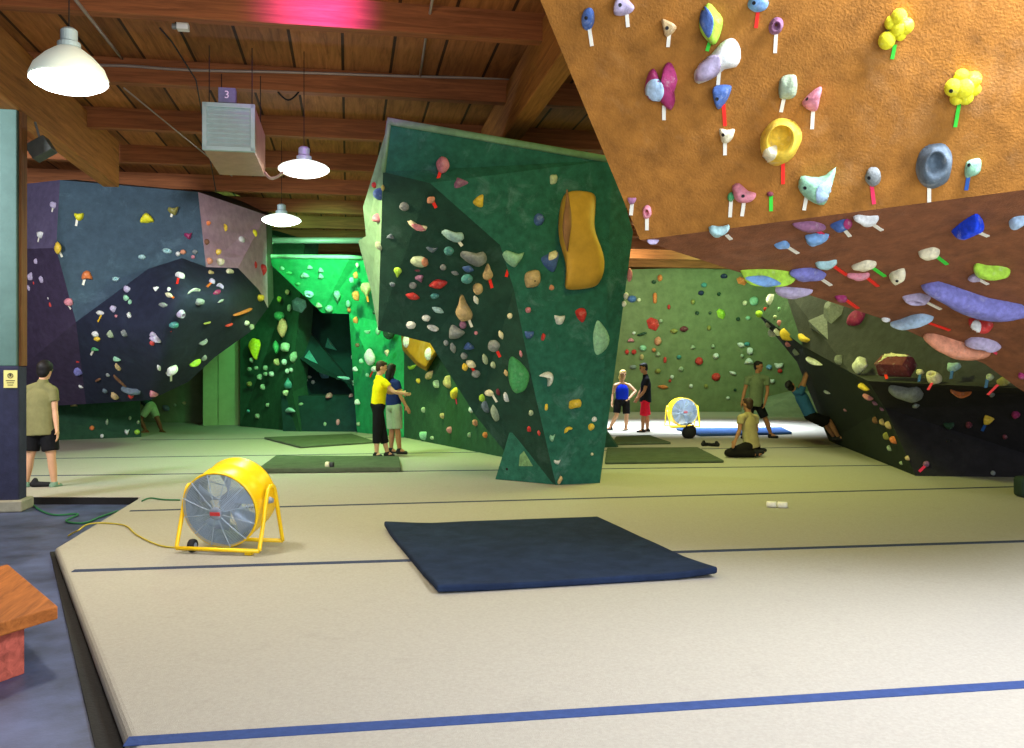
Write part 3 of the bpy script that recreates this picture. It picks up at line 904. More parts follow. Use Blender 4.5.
for x, y, w, q, c, t in ((770, 300, 6, 12, 'white', None), (765, 309, 3, 4, 'red', None), (759, 314, 7, 7, 'lime', None), (775, 317, 4, 4, 'pale green', None), (779, 323, 4, 6, 'pink', None), (786, 335, 8, 12, 'yellow', None), (778, 332, 4, 8, 'white', None), (768, 325, 3, 6, 'grey', None), (771, 337, 5, 8, 'white', None), (788, 344, 4, 6, 'pink', None), (779, 309, 3, 4, 'mint', None), (796, 352, 4, 7, 'sage', None)):
    h(x, y, w, q, c, 'ring' if w == 6 else 'round', 10, t, on='black')
# ---- green boulder
h(443, 165, 13, 17, 'pink', 'round', 0, ['r', 440, 172, 438, 179])
h(460, 184, 18, 13, 'mauve', 'tri', 20, ['r', 455, 189, 453, 194])
h(477, 201, 13, 14, 'yellow', 'tri', -30, ['r', 473, 208, 471, 213])
h(431, 200, 8, 7, 'salmon', 'leaf', -45, ['r', 433, 202, 436, 208])
h(405, 206, 12, 10, 'grey', 'round', 0, ['w', 410, 210, 413, 213])
h(418, 225, 23, 13, 'cream', 'bean', -25, None, label='cream and pink curved hold near top of the dark green overhang', inset=('pink', 419, 228, 17, 6, 'leaf', -25))
h(374, 185, 5, 6, 'red', 'round'); h(378, 194, 9, 13, 'blue', 'leaf', 110); h(383, 188, 4, 7, 'olive', 'leaf', 90); h(377, 218, 10, 9, 'pink', 'tri', 0, ['r', 380, 222, 382, 226])
h(378, 246, 4, 9, 'sage', 'round', 0, on='boulder')
h(520, 183, 7, 7, 'red', 'round', 0, ['r', 518, 187, 516, 193])
h(552, 180, 11, 13, 'pale green', 'leaf', 50, ['w', 547, 185, 545, 190])
h(538, 220, 13, 14, 'blue', 'round', 0, ['w', 534, 227, 532, 231])
h(599, 209, 8, 8, 'salmon', 'round'); h(596, 227, 9, 9, 'cream', 'round')
h(453, 236, 22, 13, 'aqua', 'bean', -5, ['w', 459, 242, 462, 246]); h(432, 249, 14, 8, 'slate', 'horn', -10)
h(449, 251, 10, 9, 'teal', 'round'); h(409, 241, 9, 6, 'slate', 'leaf', -20); h(391, 236, 9, 6, 'slate', 'tri', -10); h(443, 267, 7, 7, 'grey', 'round')
h(419, 261, 19, 13, 'pale green', 'round', -10, None, label='pale green and pink oval hold on the dark green overhang', inset=('salmon', 425, 262, 7, 9, 'round', 0))
h(398, 272, 9, 12, 'lime', 'drop', -10, ['r', 403, 272, 406, 275]); h(418, 270, 9, 5, 'maroon', 'leaf'); h(419, 278, 9, 9, 'mauve', 'drop', 20, ['w', 423, 276, 429, 280])
h(438, 284, 19, 10, 'red', 'leaf', 12); h(413, 285, 8, 8, 'grey', 'round'); h(413, 296, 15, 8, 'red', 'leaf', -10, ['w', 418, 299, 421, 302])
h(474, 259, 26, 16, 'grey', 'bean', 5); h(468, 269, 12, 7, 'blue', 'leaf', -10); h(467, 279, 12, 10, 'teal', 'round'); h(488, 272, 10, 17, 'tan', 'up', 0, ['r', 490, 281, 492, 288])
h(478, 289, 10, 12, 'tan', 'round'); h(435, 296, 9, 6, 'teal', 'round'); h(464, 308, 17, 27, 'tan', 'up', 0, ['w', 470, 322, 472, 327], label='large tan teardrop hold in the middle of the dark green overhang')
h(438, 310, 12, 7, 'aqua', 'leaf', -35); h(426, 318, 9, 7, 'white', 'round'); h(411, 325, 10, 8, 'white', 'round'); h(433, 328, 12, 7, 'white', 'ring', -30)
h(457, 332, 16, 14, 'grey', 'tri', 20); h(455, 273, 8, 5, 'grey', 'leaf', -20); h(476, 300, 5, 9, 'white', 'leaf', 120); h(393, 284, 7, 6, 'slate', 'round'); h(463, 325, 7, 8, 'mauve', 'round')
for x, y, w, q, c, s, r, t in (
    (501, 335, 5, 9, 'cream', 'leaf', 120, None), (510, 316, 5, 6, 'cream', 'round', 0, ['o', 511, 319, 514, 327]), (494, 346, 12, 12, 'grey', 'round', 0, ['r', 498, 353, 500, 357]),
    (469, 346, 11, 8, 'blue', 'tri', 0, None), (453, 348, 6, 11, 'grey', 'leaf', 100, None), (446, 343, 5, 6, 'grey', 'round', 0, None), (464, 356, 7, 7, 'grey', 'round', 0, None),
    (471, 364, 10, 8, 'cream', 'leaf', -30, None), (465, 367, 6, 8, 'yellow', 'leaf', 110, None), (476, 374, 9, 8, 'grey', 'round', 0, ['r', 473, 369, 475, 372]), (485, 359, 6, 11, 'pale green', 'leaf', 110, None),
    (493, 365, 5, 7, 'pale green', 'round', 0, None), (521, 354, 3, 7, 'pink', 'leaf', 105, None), (506, 373, 4, 7, 'tan', 'leaf', 110, None), (476, 333, 4, 4, 'pink', 'round', 0, None),
    (482, 398, 6, 8, 'lime', 'round', 0, None), (489, 393, 9, 7, 'cream', 'round', 0, ['w', 494, 397, 497, 402]), (485, 407, 7, 12, 'slate', 'round', 0, None), (495, 413, 8, 17, 'sage', 'leaf', 105, None), (506, 397, 5, 10, 'white', 'leaf', 120, None),
    (498, 392, 4, 7, 'maroon', 'round', 0, None), (471, 410, 5, 6, 'white', 'round', 0, None), (475, 423, 5, 7, 'salmon', 'round', 0, None), (485, 435, 5, 6, 'orange', 'round', 0, None),
    (531, 413, 5, 6, 'sage', 'round', 0, ['r', 532, 416, 534, 421]), (529, 429, 4, 6, 'red', 'leaf', 115, None), (539, 433, 3, 6, 'red', 'leaf', 105, None), (469, 435, 3, 5, 'sage', 'round', 0, None)):
    h(x, y, w, q, c, s, r, t)
h(519, 375, 21, 37, 'green', 'moon', 185, None, dep=.1, label='large bright green half-moon hold on edge of the green boulder')
h(513, 259, 22, 17, 'mint', 'horn', -8, ['r', 508, 270, 506, 277])
h(532, 279, 17, 18, 'tan', 'square', 10, ['y', 527, 288, 524, 294], dep=.14, bolt=(3, 2))
h(549, 261, 20, 22, 'blue', 'tri', -45, None, label='blue and cream horned hold left of the wavy yellow volume', inset=('cream', 553, 255, 8, 13, 'leaf', 55))
h(551, 288, 7, 7, 'salmon', 'round', 0, ['w', 549, 292, 547, 297])
h(580, 315, 13, 15, 'red', 'moon', -20, ['w', 577, 323, 575, 326])
h(559, 320, 12, 10, 'white', 'shield', 0, ['g', 557, 325, 553, 331])
h(528, 310, 6, 6, 'pink', 'round', 0, ['r', 526, 313, 521, 317]); h(529, 335, 10, 8, 'blue', 'shield'); h(543, 337, 5, 8, 'red', 'bar', -20)
h(600, 336, 19, 42, 'mint', 'moon', 178, ['y', 596, 353, 592, 359], dep=.1, label='tall mint green half-moon hold with yellow tape on green boulder')
h(546, 379, 15, 15, 'white', 'crescent', -50); h(575, 404, 13, 10, 'yellow', 'square', 10, None, dep=.1); h(546, 407, 4, 8, 'yellow', 'bar', 0)
h(568, 430, 9, 7, 'yellow', 'crescent', 25); h(591, 427, 7, 8, 'yellow', 'round'); h(594, 419, 6, 6, 'white', 'round'); h(552, 438, 6, 8, 'mint', 'horn'); h(557, 462, 7, 5, 'white', 'horn'); h(560, 480, 5, 9, 'tan', 'bar', -35, on='boulder'); h(592, 454, 3, 3, 'cream', 'round')
h(630, 275, 5, 14, 'pink', 'round', 0, on='boulder'); h(626, 296, 5, 7, 'white', 'round', 0, on='boulder'); h(624, 304, 5, 6, 'white', 'round', 0, on='boulder')
# ---- left wall
for x, y, w, q, c, s, r, t in (
    (53, 205, 6, 7, 'lavender', 'round', 0, ['w', 53, 208, 52, 212]), (40, 235, 6, 7, 'white', 'shield', 0, ['w', 39, 238, 38, 243]), (58, 248, 7, 13, 'yellow', 'leaf', 95, ['w', 60, 253, 62, 257]),
    (79, 217, 10, 8, 'lemon', 'shield', 0, ['w', 77, 221, 76, 226]), (147, 218, 14, 10, 'lemon', 'cap', 0, None), (173, 211, 11, 9, 'olive', 'horn', 0, ['w', 172, 214, 171, 217]), (188, 236, 8, 7, 'magenta', 'horn', 0, None),
    (167, 251, 10, 6, 'aqua', 'ring', -10, None), (142, 257, 8, 5, 'aqua', 'round', 0, None), (183, 252, 6, 5, 'salmon', 'round', 0, None), (178, 254, 5, 5, 'white', 'round', 0, None), (195, 252, 6, 5, 'grey', 'leaf', 0, None), (193, 257, 4, 4, 'pink', 'round', 0, None),
    (87, 275, 11, 9, 'orange', 'shield', 180, ['w', 85, 278, 83, 285]), (116, 279, 8, 5, 'aqua', 'ring', 0, None),
    (209, 223, 4, 5, 'orange', 'round', 0, None), (225, 228, 4, 9, 'yellow', 'round', 0, None), (254, 234, 6, 9, 'lemon', 'leaf', 80, None), (241, 240, 8, 8, 'white', 'round', 0, ['r', 239, 243, 237, 246]), (207, 242, 5, 6, 'brown', 'round', 0, None),
    (219, 252, 5, 6, 'yellow', 'round', 0, None), (210, 261, 6, 7, 'salmon', 'round', 0, None), (221, 262, 7, 8, 'cream', 'ring', 0, None), (254, 265, 6, 9, 'red', 'leaf', 95, None), (263, 270, 7, 12, 'red', 'drop', 0, None), (230, 271, 8, 5, 'cream', 'cap', 0, None),
    (180, 275, 10, 7, 'white', 'bean', -10, ['r', 178, 280, 177, 284]), (156, 289, 6, 5, 'white', 'horn', 0, None), (169, 289, 4, 4, 'white', 'round', 0, None), (169, 295, 8, 5, 'cream', 'leaf', -20, ['o', 171, 296, 174, 298]), (194, 291, 13, 6, 'white', 'crescent', 8, None),
    (200, 302, 9, 7, 'grey', 'round', 0, None), (163, 305, 9, 5, 'grey', 'leaf', 0, None), (181, 314, 9, 9, 'lavender', 'ring', 0, None), (174, 325, 9, 7, 'teal', 'round', 0, ['r', 174, 329, 171, 332]), (127, 289, 7, 7, 'lavender', 'round', 0, None), (126, 298, 6, 6, 'mint', 'round', 0, None),
    (130, 302, 4, 5, 'mint', 'round', 0, None), (129, 315, 5, 6, 'white', 'up', 0, None), (124, 333, 5, 7, 'grey', 'round', 0, None), (211, 272, 6, 4, 'tan', 'cap', 0, None), (212, 281, 6, 6, 'lavender', 'round', 0, ['o', 210, 284, 207, 287]), (217, 292, 8, 5, 'magenta', 'leaf', 20, None),
    (207, 323, 8, 3, 'olive', 'bar', 35, None), (153, 334, 7, 5, 'lavender', 'cap', 0, None), (220, 286, 7, 6, 'lavender', 'crescent', -30, None), (221, 301, 6, 4, 'grey', 'leaf', 35, None), (243, 312, 19, 6, 'orange', 'bar', 28, None), (229, 325, 8, 4, 'red', 'bar', 20, None), (261, 298, 7, 7, 'yellow', 'ball', 0, None),
    (247, 323, 5, 5, 'white', 'round', 0, None), (252, 327, 4, 6, 'sage', 'round', 0, None), (203, 342, 9, 7, 'grey', 'horn', 35, None), (155, 339, 12, 8, 'lavender', 'tri', -30, None), (152, 343, 5, 5, 'red', 'round', 0, None), (195, 363, 12, 8, 'lime', 'leaf', 25, None), (204, 358, 5, 6, 'grey', 'round', 0, None),
    (172, 371, 11, 11, 'white', 'drop', 0, ['w', 171, 376, 171, 381]), (159, 368, 4, 6, 'white', 'bar', -20, None), (117, 359, 8, 5, 'mint', 'cap', 0, None), (118, 367, 4, 8, 'tan', 'leaf', 80, None), (120, 381, 3, 13, 'brown', 'bar', 0, None), (108, 375, 4, 4, 'grey', 'round', 0, None), (98, 380, 6, 4, 'brown', 'bar', 35, None),
    (105, 391, 5, 5, 'slate', 'round', 0, None), (115, 396, 7, 8, 'tan', 'round', 0, None), (131, 391, 20, 9, 'slate', 'bean', -8, None), (131, 396, 6, 6, 'red', 'bar', 25, None), (154, 394, 9, 7, 'pink', 'cap', 0, None), (95, 334, 7, 6, 'white', 'round', 0, None), (97, 339, 7, 5, 'yellow', 'leaf', 0, None),
    (95, 349, 8, 4, 'green', 'cap', 0, ['w', 93, 351, 91, 355]), (110, 334, 4, 8, 'sage', 'leaf', 70, None), (100, 313, 8, 5, 'white', 'leaf', 0, ['y', 101, 316, 98, 322]), (113, 309, 6, 7, 'lavender', 'round', 0, None), (116, 316, 3, 3, 'pink', 'round', 0, None),
    (36, 261, 4, 6, 'lavender', 'leaf', 120, ['w', 37, 264, 38, 268]), (31, 276, 7, 9, 'lavender', 'leaf', 130, None), (35, 283, 4, 5, 'red', 'round', 0, None), (42, 279, 5, 8, 'lavender', 'leaf', 115, ['w', 43, 282, 45, 287]), (30, 288, 6, 7, 'lavender', 'round', 0, ['r', 30, 291, 31, 295]), (33, 303, 7, 8, 'slate', 'leaf', 130, None),
    (49, 298, 3, 4, 'white', 'round', 0, None), (51, 304, 3, 6, 'red', 'leaf', 120, None), (68, 302, 8, 8, 'pink', 'round', 0, ['w', 69, 306, 71, 309]), (36, 314, 6, 5, 'white', 'leaf', -40, None), (44, 318, 7, 6, 'grey', 'round', 0, ['r', 46, 322, 47, 327]), (45, 333, 7, 12, 'salmon', 'leaf', 95, None), (33, 329, 6, 8, 'lavender', 'leaf', 125, None),
    (59, 326, 4, 10, 'white', 'leaf', 125, None), (72, 334, 6, 5, 'cream', 'tri', -40, None), (27, 337, 5, 7, 'slate', 'leaf', 120, None), (40, 347, 5, 6, 'red', 'round', 0, None), (32, 357, 5, 9, 'red', 'leaf', 115, None), (43, 357, 13, 11, 'yellow', 'dome', 0, None), (28, 366, 5, 9, 'tan', 'leaf', 125, None),
    (63, 343, 5, 5, 'white', 'round', 0, ['k', 65, 346, 68, 350]), (73, 355, 8, 6, 'slate', 'tri', -20, None), (69, 364, 9, 7, 'white', 'round', 0, None), (77, 361, 6, 4, 'red', 'bar', 0, None), (78, 371, 8, 10, 'violet', 'leaf', 120, None), (61, 355, 4, 8, 'grey', 'leaf', 120, None), (56, 379, 9, 6, 'white', 'round', 0, None),
    (77, 380, 3, 6, 'white', 'leaf', 120, None), (81, 386, 4, 5, 'white', 'round', 0, ['o', 81, 388, 82, 394]), (66, 386, 4, 6, 'red', 'leaf', 115, None), (69, 397, 2, 7, 'red', 'bar', 20, None), (74, 405, 7, 3, 'tan', 'cap', 0, None), (92, 428, 5, 5, 'orange', 'round', 0, None), (127, 432, 5, 6, 'white', 'horn', 0, None), (102, 436, 4, 4, 'white', 'round', 0, None),
    (107, 422, 3, 6, 'sage', 'round', 0, None), (130, 418, 3, 4, 'sage', 'round', 0, None), (138, 422, 3, 4, 'sage', 'round', 0, None), (137, 432, 6, 5, 'lime', 'round', 0, None), (166, 408, 7, 6, 'slate', 'leaf', -35, None), (184, 403, 4, 3, 'tan', 'round', 0, None), (175, 405, 3, 3, 'sage', 'round', 0, None)):
    h(x, y, w, q, c, s, r, t)
# ---- green back wall
for x, y, w, q, c, s, r, t in (
    (282, 268, 5, 4, 'mint', 'cap', 0, None), (289, 273, 6, 3, 'green', 'leaf', 0, None), (310, 267, 6, 4, 'mint', 'cap', 0, None), (321, 270, 6, 5, 'mint', 'cap', 0, None), (305, 275, 9, 5, 'mint', 'cap', 0, None), (321, 276, 6, 5, 'mint', 'cap', 0, None), (298, 284, 6, 3, 'green', 'leaf', 0, None),
    (309, 294, 10, 7, 'aqua', 'ring', -20, None), (319, 305, 7, 5, 'pale green', 'cap', 0, None), (337, 297, 7, 12, 'mint', 'drop', 0, None), (329, 309, 8, 7, 'mint', 'round', 0, None),
    (279, 299, 4, 6, 'lime', 'round', 0, None), (287, 292, 4, 5, 'tan', 'round', 0, None), (299, 305, 15, 16, 'slate', 'hex', 0, None), (279, 316, 10, 9, 'green', 'round', 0, None), (282, 328, 10, 19, 'salmon', 'leaf', 100, None), (306, 324, 9, 8, 'teal', 'hex', 0, None), (289, 308, 4, 7, 'sage', 'round', 0, None),
    (254, 349, 11, 22, 'lemon', 'drop', 8, None), (276, 347, 7, 14, 'green', 'leaf', 95, None), (285, 347, 9, 9, 'pale green', 'square', 0, None), (293, 357, 7, 11, 'sage', 'leaf', 80, None), (276, 362, 5, 7, 'tan', 'up', 0, None), (284, 362, 5, 6, 'white', 'round', 0, None), (287, 371, 4, 5, 'white', 'round', 0, None), (291, 370, 4, 4, 'white', 'round', 0, None),
    (288, 383, 8, 11, 'teal', 'up', 0, None), (285, 393, 5, 6, 'cream', 'drop', 0, ['r', 286, 396, 287, 400]), (265, 368, 4, 5, 'sage', 'round', 0, None), (265, 374, 4, 4, 'sage', 'round', 0, None), (271, 374, 5, 5, 'white', 'round', 0, None), (259, 377, 4, 6, 'sage', 'leaf', 70, None), (249, 384, 5, 5, 'olive', 'round', 0, None), (262, 387, 4, 6, 'sage', 'up', 0, None),
    (267, 405, 3, 4, 'sage', 'round', 0, None), (257, 416, 4, 5, 'sage', 'round', 0, None), (248, 411, 3, 3, 'teal', 'round', 0, None), (251, 360, 3, 5, 'sage', 'round', 0, None), (256, 368, 4, 4, 'sage', 'round', 0, None), (249, 369, 4, 4, 'sage', 'round', 0, None),
    (311, 357, 14, 14, 'teal', 'pyr', 0, None), (331, 344, 12, 13, 'teal', 'pyr', 15, None), (324, 375, 10, 7, 'sky blue', 'leaf', -35, None), (305, 380, 6, 4, 'white', 'round', 0, None), (313, 382, 4, 4, 'white', 'round', 0, None), (309, 377, 6, 3, 'sage', 'leaf', 0, None), (343, 378, 14, 4, 'aqua', 'bar', -8, None),
    (329, 395, 7, 6, 'pink', 'round', 0, None), (290, 410, 10, 5, 'aqua', 'cap', 0, None), (301, 404, 5, 3, 'sage', 'leaf', 20, None), (325, 424, 3, 4, 'sage', 'round', 0, None), (338, 422, 4, 6, 'pink', 'round', 0, None), (358, 424, 3, 4, 'sage', 'round', 0, None),
    (357, 265, 3, 5, 'cream', 'round', 0, None), (355, 275, 3, 7, 'orange', 'leaf', 90, None), (366, 290, 11, 15, 'tan', 'drop', 0, ['o', 367, 296, 368, 302]), (355, 296, 5, 10, 'orange', 'drop', 0, None), (349, 310, 4, 5, 'orange', 'round', 0, None), (355, 320, 3, 7, 'orange', 'leaf', 90, None), (374, 312, 3, 5, 'dark green', 'round', 0, None),
    (367, 332, 6, 4, 'mint', 'horn', 0, None), (378, 331, 5, 8, 'mint', 'round', 0, None), (348, 304, 5, 7, 'mint', 'round', 0, None), (351, 280, 3, 6, 'mint', 'round', 0, None), (357, 345, 4, 4, 'brown', 'round', 0, None), (369, 357, 10, 17, 'white', 'leaf', 85, None), (387, 353, 5, 7, 'cream', 'drop', 0, None), (389, 333, 12, 13, 'dark green', 'round', 0, None),
    (353, 357, 4, 5, 'white', 'round', 0, None), (355, 369, 5, 5, 'white', 'tri', 0, None), (354, 383, 5, 6, 'white', 'round', 0, None), (351, 395, 4, 5, 'pink', 'round', 0, None), (357, 402, 5, 6, 'white', 'tri', 0, None), (367, 375, 3, 4, 'mint', 'round', 0, None), (374, 369, 6, 6, 'white', 'round', 0, ['r', 372, 373, 370, 377]), (361, 361, 4, 5, 'mint', 'tri', 0, None),
    (411, 352, 7, 6, 'yellow', 'ball', 0, None), (418, 355, 5, 4, 'yellow', 'ball', 0, None), (412, 367, 9, 5, 'lime', 'crescent', 180, None), (429, 375, 8, 9, 'tan', 'leaf', 130, None), (447, 382, 8, 13, 'tan', 'up', -10, None), (454, 393, 7, 12, 'yellow', 'leaf', 105, ['k', 456, 399, 457, 404]), (436, 384, 6, 8, 'pale green', 'leaf', 60, None),
    (418, 381, 4, 5, 'yellow', 'round', 0, None), (423, 410, 3, 6, 'sage', 'round', 0, None), (442, 416, 4, 6, 'tan', 'round', 0, None), (449, 430, 5, 7, 'pink', 'round', 0, None), (423, 436, 7, 9, 'mint', 'shield', 0, None), (432, 438, 4, 4, 'sage', 'round', 0, None)):
    h(x, y, w, q, c, s, r, t, name='wall_volume' if s in ('pyr', 'hex') else 'climbing_hold')
# ---- olive back wall
for x, y, w, q, c, s, r in (
    (660, 278, 5, 7, 'orange', 'round', 0), (654, 282, 5, 4, 'dark green', 'round', 0), (655, 298, 4, 11, 'orange', 'bar', 0), (669, 307, 3, 5, 'red', 'round', 0), (632, 299, 9, 7, 'blue', 'round', 0), (639, 300, 4, 4, 'cream', 'round', 0), (653, 324, 13, 14, 'red', 'hex', 0), (661, 321, 4, 4, 'sage', 'round', 0),
    (674, 331, 8, 5, 'olive', 'leaf', 0), (684, 329, 9, 6, 'maroon', 'leaf', 5), (693, 302, 4, 5, 'olive', 'round', 0), (634, 333, 4, 3, 'white', 'round', 0), (642, 334, 10, 4, 'dark green', 'bar', 30), (631, 340, 7, 4, 'pink', 'cap', 0), (658, 341, 7, 9, 'salmon', 'round', 0), (643, 348, 7, 6, 'mint', 'round', 0),
    (627, 352, 4, 5, 'red', 'round', 0), (634, 352, 5, 5, 'red', 'round', 0), (654, 350, 4, 4, 'orange', 'round', 0), (658, 354, 5, 5, 'sage', 'cap', 0), (642, 357, 4, 6, 'tan', 'round', 0), (665, 360, 3, 6, 'red', 'bar', 0), (633, 367, 7, 4, 'grey', 'bar', 0), (658, 371, 6, 5, 'olive', 'round', 0), (681, 369, 5, 5, 'sage', 'round', 0),
    (672, 377, 4, 4, 'white', 'round', 0), (670, 381, 3, 3, 'red', 'round', 0), (663, 387, 11, 4, 'orange', 'leaf', -5), (679, 357, 5, 4, 'teal', 'round', 0), (691, 386, 4, 4, 'white', 'round', 0), (693, 347, 5, 4, 'sage', 'cap', 0), (724, 276, 7, 5, 'navy', 'round', 0), (704, 285, 6, 5, 'teal', 'round', 0), (701, 293, 6, 5, 'navy', 'round', 0),
    (719, 294, 4, 4, 'dark green', 'round', 0), (742, 281, 11, 9, 'orange', 'hex', 0), (754, 301, 9, 9, 'mint', 'round', 0), (745, 303, 5, 5, 'cream', 'round', 0), (721, 314, 9, 11, 'lime', 'hex', 0), (710, 313, 3, 3, 'dark green', 'round', 0), (738, 319, 4, 4, 'dark green', 'round', 0), (748, 318, 5, 4, 'mint', 'round', 0), (697, 313, 4, 4, 'dark green', 'round', 0),
    (709, 328, 4, 5, 'olive', 'round', 0), (699, 361, 8, 8, 'red', 'round', 0), (716, 377, 9, 8, 'red', 'round', 0), (716, 356, 6, 6, 'white', 'round', 0), (713, 346, 4, 4, 'sage', 'cap', 0), (741, 345, 7, 5, 'white', 'leaf', -25), (747, 344, 6, 4, 'teal', 'round', 0), (750, 351, 6, 7, 'white', 'leaf', -50), (749, 361, 9, 6, 'white', 'cap', 0),
    (742, 356, 4, 4, 'sage', 'round', 0), (733, 373, 7, 4, 'white', 'leaf', -40), (769, 367, 6, 5, 'sky blue', 'round', 0), (779, 366, 9, 6, 'white', 'shield', 0), (780, 371, 5, 4, 'red', 'round', 0), (771, 381, 8, 5, 'white', 'bean', 0), (728, 398, 4, 3, 'white', 'round', 0), (706, 386, 4, 4, 'olive', 'round', 0), (735, 390, 3, 3, 'dark green', 'round', 0)):
    h(x, y, w, q, c, s, r, None, on='olive', name='wall_volume' if s == 'hex' else 'climbing_hold')


def frame_at(n, at=None):
    w = Vector((0, 0, 1)) if at is None else Vector((0, -(at.z - EYE) / at.y, 1))
    x = w.cross(n)
    if x.length < .1:
        x = Vector((1, 0, 0)) - n * n.x
    x.normalize()
    if x.x < 0 and abs(x.x) > .2:
        x = -x
    return x, n.cross(x)


def local_obj(name, v, f, m, loc, B, parent=None, smooth=True):
    """a mesh given in its own frame B, standing at loc"""
    X, Y, N = B
    w = [loc + X * q.x + Y * q.y + N * q.z for q in v]
    return mesh(name, w, f, m, parent, origin=loc if parent is None else None, smooth=smooth)


def screen_len(axis, view):
    return (axis - view * axis.dot(view)).length


def solve(d):
    key = d['on']
    x, y = d['x'], d['y']
    r = cast(x, y, key) if key else cast(x, y)
    if r is None and key:
        r = near_wall(x, y, key)
    if r is None:
        r = near_wall(x, y, None)
    if r is None:
        print('NO HIT', d['x'], d['y'])
        return None
    loc, n, wn = r
    D = loc.y
    view = (loc - EYEV).normalized()
    X, Y = frame_at(n, loc)
    fx, fy = max(.5, screen_len(X, view)), max(.45, screen_len(Y, view))
    hw, hh = d['w'] / F * D / 2 / fx, d['h'] / F * D / 2
    dep = d['dep'] or min(.13, max(.035, .62 * 2 * min(hw, hh)))
    tilt = screen_len(n, view)
    # what the hold's own thickness already fills of the seen height
    if d['rot'] and abs(math.sin(math.radians(d['rot']))) > .7:      # long axis turned upright
        hw2, hh2 = hh, hw
        hw, hh = hw2, hh2
    pb = pix(loc + n * dep * .45)
    pa = pix(loc)
    sx, sy = pb[0] - pa[0], pb[1] - pa[1]
    r2 = cast(x - sx, y - sy, wn[0])
    if r2 and r2[2] == wn:
        loc = r2[0]
    elif key or True:
        loc = loc - (X * X.dot(n * 0))
    return loc, n, X, Y, hw, hh, dep, D, wn


def tape_mesh(d, loc, n, D, wall, root):
    k, x0, y0, x1, y1 = d['tape']
    o = loc
    pts = []
    for x, y in ((x0, y0), (x1, y1)):
        ray = P(x, y, 1.0) - EYEV
        dn = n.dot(ray)
        if abs(dn) < .05:
            return
        t = n.dot(o - EYEV) / dn
        pts.append(EYEV + ray * t)
    a, b = pts
    L = (b - a).length
    if L > .6 or L < .01:
        dirn = (b - a).normalized() if L > 1e-4 else Vector((0, 0, -1))
        b = a + dirn * min(max(L, .05), .3)
    if L < .6:
        a = a - (b - a) * .45
    ax = (b - a) / 2
    side = n.cross(ax).normalized() * max(.0105, min(.02, 1.8 / F * D))
    q = MB().box((a + b) / 2 + n * .004, ax, side, n * .003)
    o = q.build('marking_tape', tmat(k), root)
    o['label'] = TAPE[k][0] + ' route tape'


LABELS = {}


def size_word(d, D):
    s = max(d['w'], d['h']) / F * D
    return 'tiny' if s < .075 else 'small' if s < .14 else 'large' if s > .27 else ''


ready = []
for i, d in enumerate(HOLDS):
    r = solve(d)
    if r is None:
        continue
    d['sol'] = r
    d['seed'] = i
    ready.append(d)
ready_sorted = sorted(ready, key=lambda d: -d['w'] * d['h'])
KEEP = 296
keep = set(id(d) for d in ready_sorted[:KEEP])
rest = [d for d in ready if id(d) not in keep]
ready = [d for d in ready if id(d) in keep]

# ---- labels that single each hold out
for d in ready:
    loc, n, X, Y, hw, hh, dep, D, wn = d['sol']
    d['wall'] = WALL_PHRASE[wn[0]][wn[1]]
    d['desc'] = ' '.join(w for w in (size_word(d, D), d['col'], NOUN[d['shape']]) if w)
    d['tapew'] = (' with %s tape' % TAPE[d['tape'][0]][0]) if d['tape'] else ''
    d['base'] = d['desc'] + d['tapew'] + ' on ' + d['wall']
count = {}
for d in ready:
    if not d['label']:
        count[d['base']] = count.get(d['base'], 0) + 1
plain = {}
for d in ready:
    k = d['desc'] + ' on ' + d['wall']
    plain[k] = plain.get(k, 0) + 1
for d in ready:
    if d['label']:
        d['anchor'] = ' '.join(d['label'].replace(' in the middle of', ' on').split(' on ')[0].split(' with ')[0].split()[:5]) if ' on ' in d['label'] or ' with ' in d['label'] else None
        continue
    if count[d['base']] == 1 and (d['tape'] or plain[d['desc'] + ' on ' + d['wall']] == 1):
        d['label'] = d['base']
        d['anchor'] = d['desc'] + d['tapew']
        # only anchors that nothing else on the wall resembles
        if plain[d['desc'] + ' on ' + d['wall']] > 1 and not d['tape']:
            d['anchor'] = None
ORD = ['leftmost', 'second from left', 'third from left', 'fourth from left', 'fifth from left', 'sixth from left', 'seventh from left', 'eighth from left', 'ninth from left', 'tenth from left', 'eleventh from left', 'twelfth from left', 'thirteenth from left', 'fourteenth from left']
used = set(d['label'] for d in ready if d['label'])
todo = [d for d in ready if not d['label']]
for d in todo:
    best = []
    for e in ready:
        if e is d or not e.get('anchor') or e['wall'] != d['wall']:
            continue
        dx, dy = d['x'] - e['x'], d['y'] - e['y']
        L = math.hypot(dx, dy)
        if L < 70 and not e['anchor'].startswith('tiny'):
            rel = ('right of' if dx > 0 else 'left of') if abs(dx) > abs(dy) else ('below' if dy > 0 else 'above')
            best.append((L, rel, e))
    for L, rel, e in sorted(best, key=lambda b: b[0])[:5]:
        # the relation must be true of no other look-alike
        ok = True
        for o in ready:
            if o is not d and o['desc'] == d['desc'] and o['wall'] == d['wall'] and o is not e:
                ox, oy = o['x'] - e['x'], o['y'] - e['y']
                orel = ('right of' if ox > 0 else 'left of') if abs(ox) > abs(oy) else ('below' if oy > 0 else 'above')
                if orel == rel and math.hypot(ox, oy) < 2.2 * L + 8:
                    ok = False
        if not ok:
            continue
        lab = '%s on %s just %s the %s' % (d['desc'], d['wall'], rel, e['anchor'])
        if len(lab.split()) > 16:
            lab = '%s on %s just %s the %s' % (d['desc'], d['wall'], rel, e['desc'])
        if len(lab.split()) <= 16 and lab not in used:
            d['label'] = lab
            used.add(lab)
            break
todo = [d for d in ready if not d['label']]
fam = {}
for d in ready:
    fam.setdefault((d['desc'], d['wall']), []).append(d)
PL = lambda s: s[:-1] + 'ves' if s.endswith('leaf') else s + 's'
